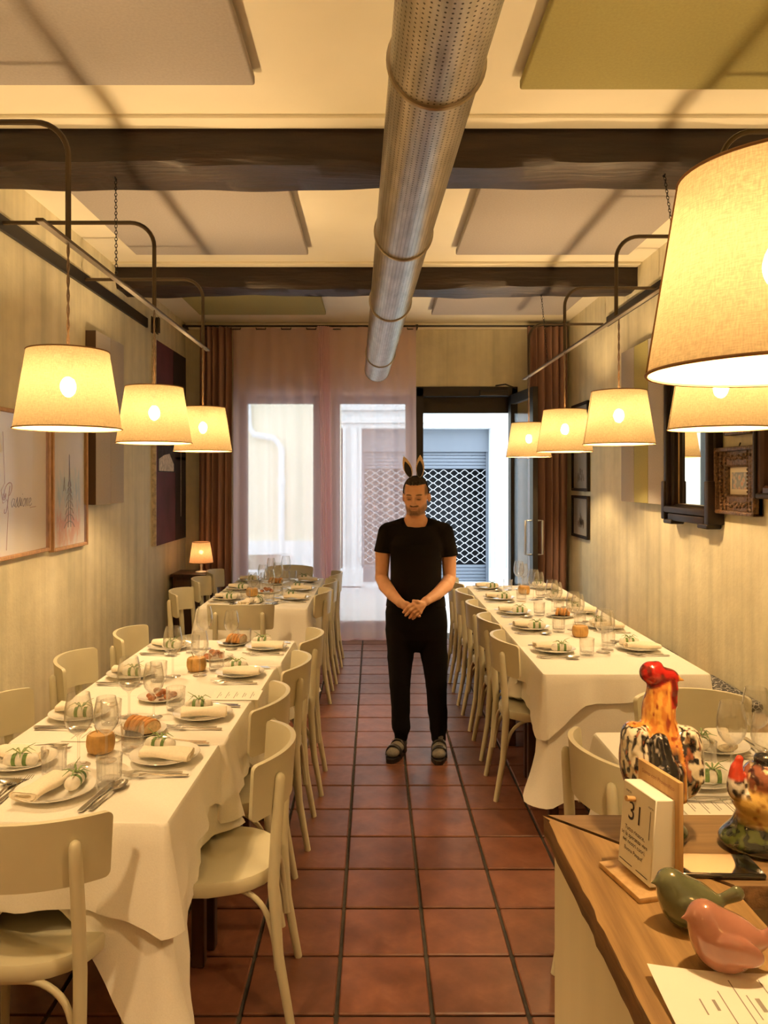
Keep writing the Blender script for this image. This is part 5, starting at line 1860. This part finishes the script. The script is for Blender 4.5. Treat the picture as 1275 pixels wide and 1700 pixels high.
# ------------------------------------------------------------------ the man with bunny ears
man = thing('person', 'man in black t-shirt and trousers with bunny ears, hands clasped', 'person', (.26, 4.78, 0))
HO = (0.0, -.005, 1.594)
_y, _p = R(-13), R(9)
HM = (Matrix.Rotation(_y, 3, 'Z') @ Matrix.Rotation(_p, 3, 'X'))
HMn = np.array([[HM[i][j] for j in range(3)] for i in range(3)], np.float32)
def head_local(V):
    return (V - np.array(HO, np.float32)) @ HMn
def build_body():
    F = Field((-.30, -.35, .03), (.32, .17, 1.735), .0042)
    # trunk and legs (under the clothes)
    F.ell((0, .01, 1.27), (.135, .085, .16), .03)
    F.ell((0, .01, 1.05), (.13, .085, .15), .04)
    F.ell((0, .01, .90), (.14, .09, .10), .03)
    F.cap((-.085, .01, .88), (-.098, .0, .45), .070, .045, .03)
    F.cap((-.098, .0, .45), (-.095, .02, .135), .042, .028, .02)
    F.cap((.085, .01, .88), (.125, .0, .45), .070, .045, .03)
    F.cap((.125, .0, .45), (.140, .02, .135), .042, .028, .02)
    # shoulders, neck
    F.cap((-.14, .02, 1.365), (.14, .02, 1.365), .050, .050, .04)
    F.cap((-.03, .03, 1.44), (-.13, .025, 1.375), .036, .040, .03)
    F.cap((.03, .03, 1.44), (.13, .025, 1.375), .036, .040, .03)
    F.cap((0, .028, 1.38), (0, .012, 1.53), .062, .056, .025)
    # arms
    F.chain([(-.180, .02, 1.365), (-.205, .03, 1.24), (-.212, .045, 1.085)], [.044, .047, .040], .006)
    F.chain([(-.212, .045, 1.085), (-.190, -.03, 1.045), (-.150, -.125, 1.003), (-.104, -.205, .968)], [.041, .0425, .035, .0265], .005)
    F.chain([(.182, .02, 1.365), (.206, .03, 1.24), (.212, .045, 1.080)], [.044, .047, .040], .006)
    F.chain([(.212, .045, 1.080), (.185, -.035, 1.050), (.115, -.15, 1.010), (.048, -.225, .982)], [.041, .0425, .034, .0255], .005)
    # his right hand (underneath)
    F.cap((-.104, -.205, .968), (-.060, -.236, .945), .024, .026, .012)
    F.cap((-.070, -.232, .955), (-.035, -.240, .925), .026, .022, .010)
    for k in range(4):
        a = Vector((-.045 + .010 * k, -.235, .945 - .014 * k))
        b = a + Vector((.020, .008, -.008))
        F.chain([a, b, b + Vector((.006, .014, -.004))], [.0095, .0088, .0075], .004)
    F.chain([(-.092, -.222, .975), (-.062, -.258, .972), (-.036, -.270, .962)], [.013, .0105, .0085], .006)
    # his left hand on top, fingers wrapped over
    F.cap((.048, -.225, .982), (.012, -.252, .962), .0235, .023, .012)
    kn = [(-.030, -.272, .972), (-.018, -.274, .955), (-.004, -.272, .938), (.010, -.266, .922)]
    for q in kn:
        F.cap((.022, -.252, .962), q, .018, .0125, .010)
    tips = [(-.087, -.262, .922), (-.075, -.262, .903), (-.052, -.258, .889), (-.032, -.250, .882)]
    for q, t in zip(kn, tips):
        q, t = Vector(q), Vector(t)
        m = q.lerp(t, .45) + Vector((-.004, -.012, .006))
        m2 = q.lerp(t, .78) + Vector((-.001, -.008, .002))
        F.chain([q, m, m2, t], [.0112, .0102, .0094, .0080], .0035)
    F.chain([(.030, -.250, .972), (-.005, -.272, .985), (-.030, -.268, .990)], [.014, .0105, .0085], .006)
    # head
    F.frame(HO, HMn)
    F.ell((0, .016, .034), (.0765, .092, .085), .02)
    F.ell((0, -.016, -.030), (.0665, .068, .080), .02)
    F.cap((-.046, .004, -.062), (-.016, -.058, -.096), .020, .020, .018)
    F.cap((.046, .004, -.062), (.016, -.058, -.096), .020, .020, .018)
    F.cap((-.012, -.064, -.096), (.012, -.064, -.096), .019, .019, .012)
    F.cap((-.036, -.069, .020), (.036, -.069, .020), .012, .012, .016)
    for s in (-1, 1):
        F.ell((s * .042, -.052, -.020), (.022, .020, .018), .016)
        F.ell((s * .031, -.096, .002), (.018, .016, .011), .010, 's')
        F.ell((s * .0305, -.0705, .0025), (.0145, .0120, .0120), .004)
        # lowered upper lid
        F.cap((s * .021, -.0815, .0035), (s * .041, -.0770, .0025), .0048, .0046, .004)
    F.cap((0, -.078, .014), (0, -.104, -.030), .0085, .0112, .010)
    for s in (-1, 1):
        F.ell((s * .0115, -.093, -.033), (.0075, .0095, .0070), .006)
    F.cap((-.017, -.0845, -.0575), (.017, -.0845, -.0575), .0060, .0060, .007)
    F.cap((-.014, -.0835, -.0685), (.014, -.0835, -.0685), .0066, .0066, .006)
    F.cap((-.022, -.092, -.0630), (.022, -.092, -.0630), .0022, .0022, .003, 's')
    for s in (-1, 1):
        F.ell((s * .0800, .014, -.008), (.0090, .019, .030), .006, rot=[[.96, s * .28, 0], [-s * .28, .96, 0], [0, 0, 1]])
        F.ell((s * .0870, .008, -.004), (.005, .010, .017), .004, 's')
    F.frame()
    def col(V):
        c = np.tile(np.array([.80, .46, .29], np.float32), (len(V), 1))
        n1 = hash_noise(V, 60, 3)
        n2 = hash_noise(V, 420, 7)
        c = mixc(c, (.70, .36, .21), n1 * .6)
        H = head_local(V)
        x, y, z = H[:, 0], H[:, 1], H[:, 2]
        hd = (V[:, 2] > 1.45)
        front = np.clip((-.02 - y) * 30, 0, 1) * hd
        # stubble: jaw, chin, moustache
        jaw = np.clip((-.052 - z) * 45 + np.clip(np.abs(x) - .030, 0, 1) * 30, 0, 1) * np.where((z < -.018) & (z > -.13) & (y < .02), 1, 0) * np.clip((-z - .012) * 40, 0, 1) * hd
        jaw = jaw * np.clip((z + .112) * 70, 0, 1)
        c = mixc(c, (.16, .08, .05), jaw * (.62 + .30 * n2))
        mo = np.clip(1 - np.abs((z + .0455) / .0075), 0, 1) * np.clip((.030 - np.abs(x)) * 150, 0, 1) * front
        mo2 = np.clip(1 - np.abs((np.abs(x) - .029) / .006), 0, 1) * np.where((z < -.045) & (z > -.09), 1, 0) * front
        ch = np.clip((z + .110) * 70, 0, 1) * np.clip((-.082 - z) * 90, 0, 1) * np.clip((.034 - np.abs(x)) * 90, 0, 1) * front
        c = mixc(c, (.060, .028, .018), np.maximum(np.maximum(mo * 1.8, mo2 * .4), ch * .7) * (.75 + .3 * n2))
        lip = np.clip(1 - np.abs((z + .0630) / .0125), 0, 1) * np.clip((.023 - np.abs(x)) * 160, 0, 1) * front
        c = mixc(c, (.56, .28, .20), np.clip(lip * 1.8, 0, 1) * .7)
        c = mixc(c, (.12, .03, .025), np.clip(1 - np.abs((z + .0630) / .0022), 0, 1) * np.clip((.022 - np.abs(x)) * 160, 0, 1) * front)
        ax = np.abs(x)
        br = np.clip(1 - np.abs((z - .0205 - .004 * np.sin((ax - .012) * 70)) / .0050), 0, 1) * np.clip((ax - .013) * 240, 0, 1) * np.clip((.052 - ax) * 160, 0, 1) * front
        c = mixc(c, (.030, .014, .009), np.clip(br * 1.7, 0, 1) * .92)
        c = mixc(c, (.30, .14, .085), np.clip(1.4 - ((ax - .029) / .021) ** 2 - ((z - .002) / .016) ** 2, 0, 1) * front * .5)  # eye-socket shading painted into the skin colour
        # dark lash line and eye below the lowered lid
        ey = np.clip(1.4 - 1.4 * (((ax - .0305) / .0145) ** 2 + ((z + .0035) / .0052) ** 2), 0, 1) * front
        c = mixc(c, (.055, .03, .022), np.clip(ey * 1.4, 0, 1) * .9)
                # cropped hair on the sides of the head
        sd = np.clip((ax - .054) * 90, 0, 1) * np.clip((y + .052) * 60, 0, 1) * np.clip((z - .008) * 60, 0, 1) * hd
        bk_ = np.clip((y - .03) * 40, 0, 1) * np.clip((z + .05) * 40, 0, 1) * hd
        ear = np.where((ax > .0785) & (z < .026) & (z > -.045), 0, 1)
        c = mixc(c, (.060, .032, .020), np.maximum(sd * .95, bk_) * ear * (.75 + .3 * n2))
        nail = np.zeros(len(V), np.float32)
        for t in tips:
            dv = V - np.array(t, np.float32)
            nail = np.maximum(nail, np.clip(1 - np.sqrt((dv * dv).sum(1)) / .010, 0, 1) * np.where(dv[:, 1] < -.003, 1, 0))
        c = mixc(c, (.62, .34, .25), nail)
        return c
    return F.mesh('body', 'skin', col)
link('body', build_body(), man)

def build_hair():
    F = Field((-.10, -.13, 1.56), (.10, .13, 1.74), .003)
    F.frame(HO, HMn)
    F.ell((0, .018, .036), (.0800, .0950, .0895), .004)
    # keep only the crown above the hairline
    F.put(lambda X, Y, Z: -(Z - .082 - .16 * (Y + .06) * -1 * .9 - .22 * np.clip(np.abs(X) - .035, 0, 1)), (-.12, -.14, -.10), (.12, .14, .14), .006, 'i')
    for s, y in ((-1, -.058), (0, -.066), (1, -.058)):
        F.cap((s * .026, y + .006, .098), (s * .022, y - .008, .088), .011, .007, .010)
    return F.mesh('hair', 'hair_dark')
link('hair', build_hair(), man)

def torso_fn(prof):
    zs = np.array([p[0] for p in prof], np.float32)
    ws = np.array([p[1] for p in prof], np.float32)
    ds = np.array([p[2] for p in prof], np.float32)
    xs = np.array([p[3] for p in prof], np.float32)
    def fn(X, Y, Z):
        w = np.interp(Z, zs, ws)
        d = np.interp(Z, zs, ds)
        c = np.interp(Z, zs, xs)
        q = (np.abs((X - c) / w) ** 2.3 + np.abs((Y - .012) / d) ** 2.3) ** (1 / 2.3)
        lat = (q - 1) * np.minimum(w, d)
        cap = np.maximum(zs[0] - Z, Z - zs[-1])
        return np.maximum(lat, cap).astype(np.float32)
    return fn
def build_shirt():
    F = Field((-.29, -.17, .87), (.30, .18, 1.50), .0052)
    prof = [(.915, .182, .122, .0), (.96, .180, .124, 0), (1.02, .170, .122, 0), (1.10, .160, .118, 0), (1.20, .163, .119, 0), (1.30, .170, .117, 0), (1.36, .160, .100, 0), (1.41, .115, .078, 0)]
    F.put(torso_fn(prof), (-.2, -.14, .90), (.2, .16, 1.43), .02)
    for s in (-1, 1):
        F.cap((s * .03, .026, 1.432), (s * .165, .022, 1.372), .046, .060, .03)
        F.cap((s * .172, .022, 1.362), (s * .2085, .034, 1.20), .064, .0625, .02)
        # cut the sleeve square
        zc = 1.246 if s < 0 else 1.222
        F.put(lambda X, Y, Z: np.maximum(Z - (zc + .10 * (np.abs(X) - .20)), .158 - s * X), (.13 if s > 0 else -.30, -.08, 1.05), (.30 if s > 0 else -.13, .16, 1.30), .004, 's')
    # neck opening
    F.cap((0, .022, 1.385), (0, -.022, 1.54), .059, .092, .012, 's')
    F.ell((0, -.066, 1.455), (.058, .045, .038), .020, 's')
    # soft folds
    Xg, Yg, Zg = F.ax[0][:, None, None], F.ax[1][None, :, None], F.ax[2][None, None, :]
    fold = .0032 * np.sin(26 * Zg + 18 * Xg + 3 * np.sin(9 * Xg)) * np.clip((1.12 - Zg) * 5, 0, 1)
    F.F = (F.F + fold * np.exp(-np.abs(F.F) * 40)).astype(np.float32)
    return F.mesh('t_shirt', 'shirt_black')
link('t_shirt', build_shirt(), man)
def build_trousers():
    F = Field((-.27, -.18, .06), (.29, .19, .985), .0056)
    prof = [(.63, .03, .03, .012), (.67, .10, .075, .012), (.72, .155, .108, .01), (.79, .187, .125, .005), (.88, .190, .126, .0), (.95, .182, .122, 0), (.972, .176, .118, 0)]
    F.put(torso_fn(prof), (-.2, -.13, .62), (.21, .15, .98), .03)
    F.chain([(-.088, .012, .76), (-.098, .006, .60), (-.100, .0, .43), (-.094, .012, .26), (-.092, .018, .165)], [.100, .080, .064, .058, .056], .008)
    F.chain([(.094, .012, .76), (.116, .006, .60), (.126, .0, .43), (.134, .012, .26), (.142, .018, .165)], [.100, .082, .065, .059, .057], .008)
    F.chain([(-.092, .018, .150), (-.092, .022, .096)], [.045, .043], .016)
    F.chain([(.142, .018, .150), (.142, .020, .092)], [.045, .043], .016)
    Xg, Yg, Zg = F.ax[0][:, None, None], F.ax[1][None, :, None], F.ax[2][None, None, :]
    fold = .0035 * np.sin(34 * Zg + 12 * Xg) * np.clip((.36 - Zg) * 6, 0, 1) + .003 * np.sin(20 * Zg - 26 * np.abs(Xg)) * np.clip((Zg - .5) * 6, 0, 1)
    F.F = (F.F + fold * np.exp(-np.abs(F.F) * 40)).astype(np.float32)
    return F.mesh('trousers', 'trouser_black')
link('trousers', build_trousers(), man)

# socks and two-strap sandals
def foot(x, y, rz, s):
    t = link('foot_wear', None, man, (x, y, 0), rz)
    F = Field((-.06, -.20, .012), (.06, .09, .165), .004)
    F.cap((0, .018, .150), (0, .022, .075), .038, .037, .02)
    F.cap((0, .035, .055), (.0, -.06, .058), .034, .034, .02, sq=(1.05, 1, .85))
    F.cap((0, -.05, .052), (-s * .004, -.135, .045), .036, .033, .02, sq=(1.2, 1, .72))
    F.put(lambda X, Y, Z: .026 - Z, (-.07, -.2, .0), (.07, .1, .05), .004, 'i')
    link('sock', F.mesh('sock', 'sock_grey'), t)
    out = []
    for i in range(36):
        a = 2 * math.pi * i / 36
        c, q = math.cos(a), math.sin(a)
        yy = -.055 + .135 * q
        ww = .047 if q < 0 else .040
        out.append((ww * (abs(c) ** .8) * (1 if c > 0 else -1) - s * .005 * (q < -.4), yy))
    b = MB().prism(out, 0, .014).prism([(p[0] * 1.03, -.055 + (p[1] + .055) * 1.015) for p in out], .014, .027)
    b.build('sole', 'sandal_black', t)
    for yy, w, hh in ((-.095, .040, .084), (-.018, .044, .100)):
        sm = MB()
        def fn(u, v):
            a = math.pi * u
            return (-(.049) * math.cos(a), yy + (v - .5) * w + .006 * math.sin(a), .020 + (hh - .020) * math.sin(a) ** .75)
        sm.grid(fn, 17, 3)
        st = sm.build('strap', 'sandal_black', t, 0)
        st.data.shade_smooth()
        md = st.modifiers.new('thick', 'SOLIDIFY')
        md.thickness = .004
        a = math.pi * (.72 if s > 0 else .28)
        MB().rbox((-.051 * math.cos(a), yy - .004, .024 + (hh - .020) * math.sin(a) ** .75), (.020, .020, .004), .001, 1, ry=(.75 if s > 0 else -.75)).build('buckle', 'aluminium', st)
foot(-.103, .005, R(-22), -1)
foot(.142, -.01, R(-4), 1)

# headband with rabbit ears
hb = link('ear_headband', None, man, HO)
hb.rotation_euler = HM.to_euler()
bd = MB().tube([(.0790 * math.cos(a), .004 + .002 * math.sin(a), .026 + .101 * math.sin(a)) for a in [R(-4) + (math.pi + R(8)) * i / 28 for i in range(29)]], .0048, 8)
bd.build('band', 'headband_black', hb)
def ear_outline(sc):
    pts = []
    for i in range(28):
        a = 2 * math.pi * i / 28
        y = .5 - .5 * math.cos(a)
        w = .5 * math.sin(math.pi * y ** .92) ** .8 + .10 * (1 - y)
        pts.append((math.copysign(w, math.sin(a)) * .047 * sc if 0 < i < 28 and i != 14 else 0, y * .138 * sc))
    return pts
for s, tilt in ((-1, R(19)), (1, R(-1))):
    e = link('rabbit_ear', None, hb, (s * .028, -.004, .117))
    e.rotation_euler = (R(-8), -tilt, 0)
    o = MB()
    ol = ear_outline(1.0)
    nE = len(ol)
    lv = [(.90, .007), (1.0, .004), (1.0, -.004), (.90, -.007)]
    vs = [(x * q, yy, .004 + (z - .069) * q + .069) for q, yy in lv for x, z in ol]
    fs = [(k * nE + i, k * nE + (i + 1) % nE, (k + 1) * nE + (i + 1) % nE, (k + 1) * nE + i) for k in range(3) for i in range(nE)]
    fs += [tuple(range(nE - 1, -1, -1)), tuple(3 * nE + i for i in range(nE))]
    o.add(vs, fs).build('ear_plush', 'ear_tan', e, 60)
    il = ear_outline(.74)
    MB().add([(x * 1.05, yy, z + .006) for yy in (-.0095, -.0072) for x, z in il], [tuple(range(nE)), ] + [(i, nE + i, nE + (i + 1) % nE, (i + 1) % nE) for i in range(nE)]).build('ear_lining', 'headband_black', e, 60)
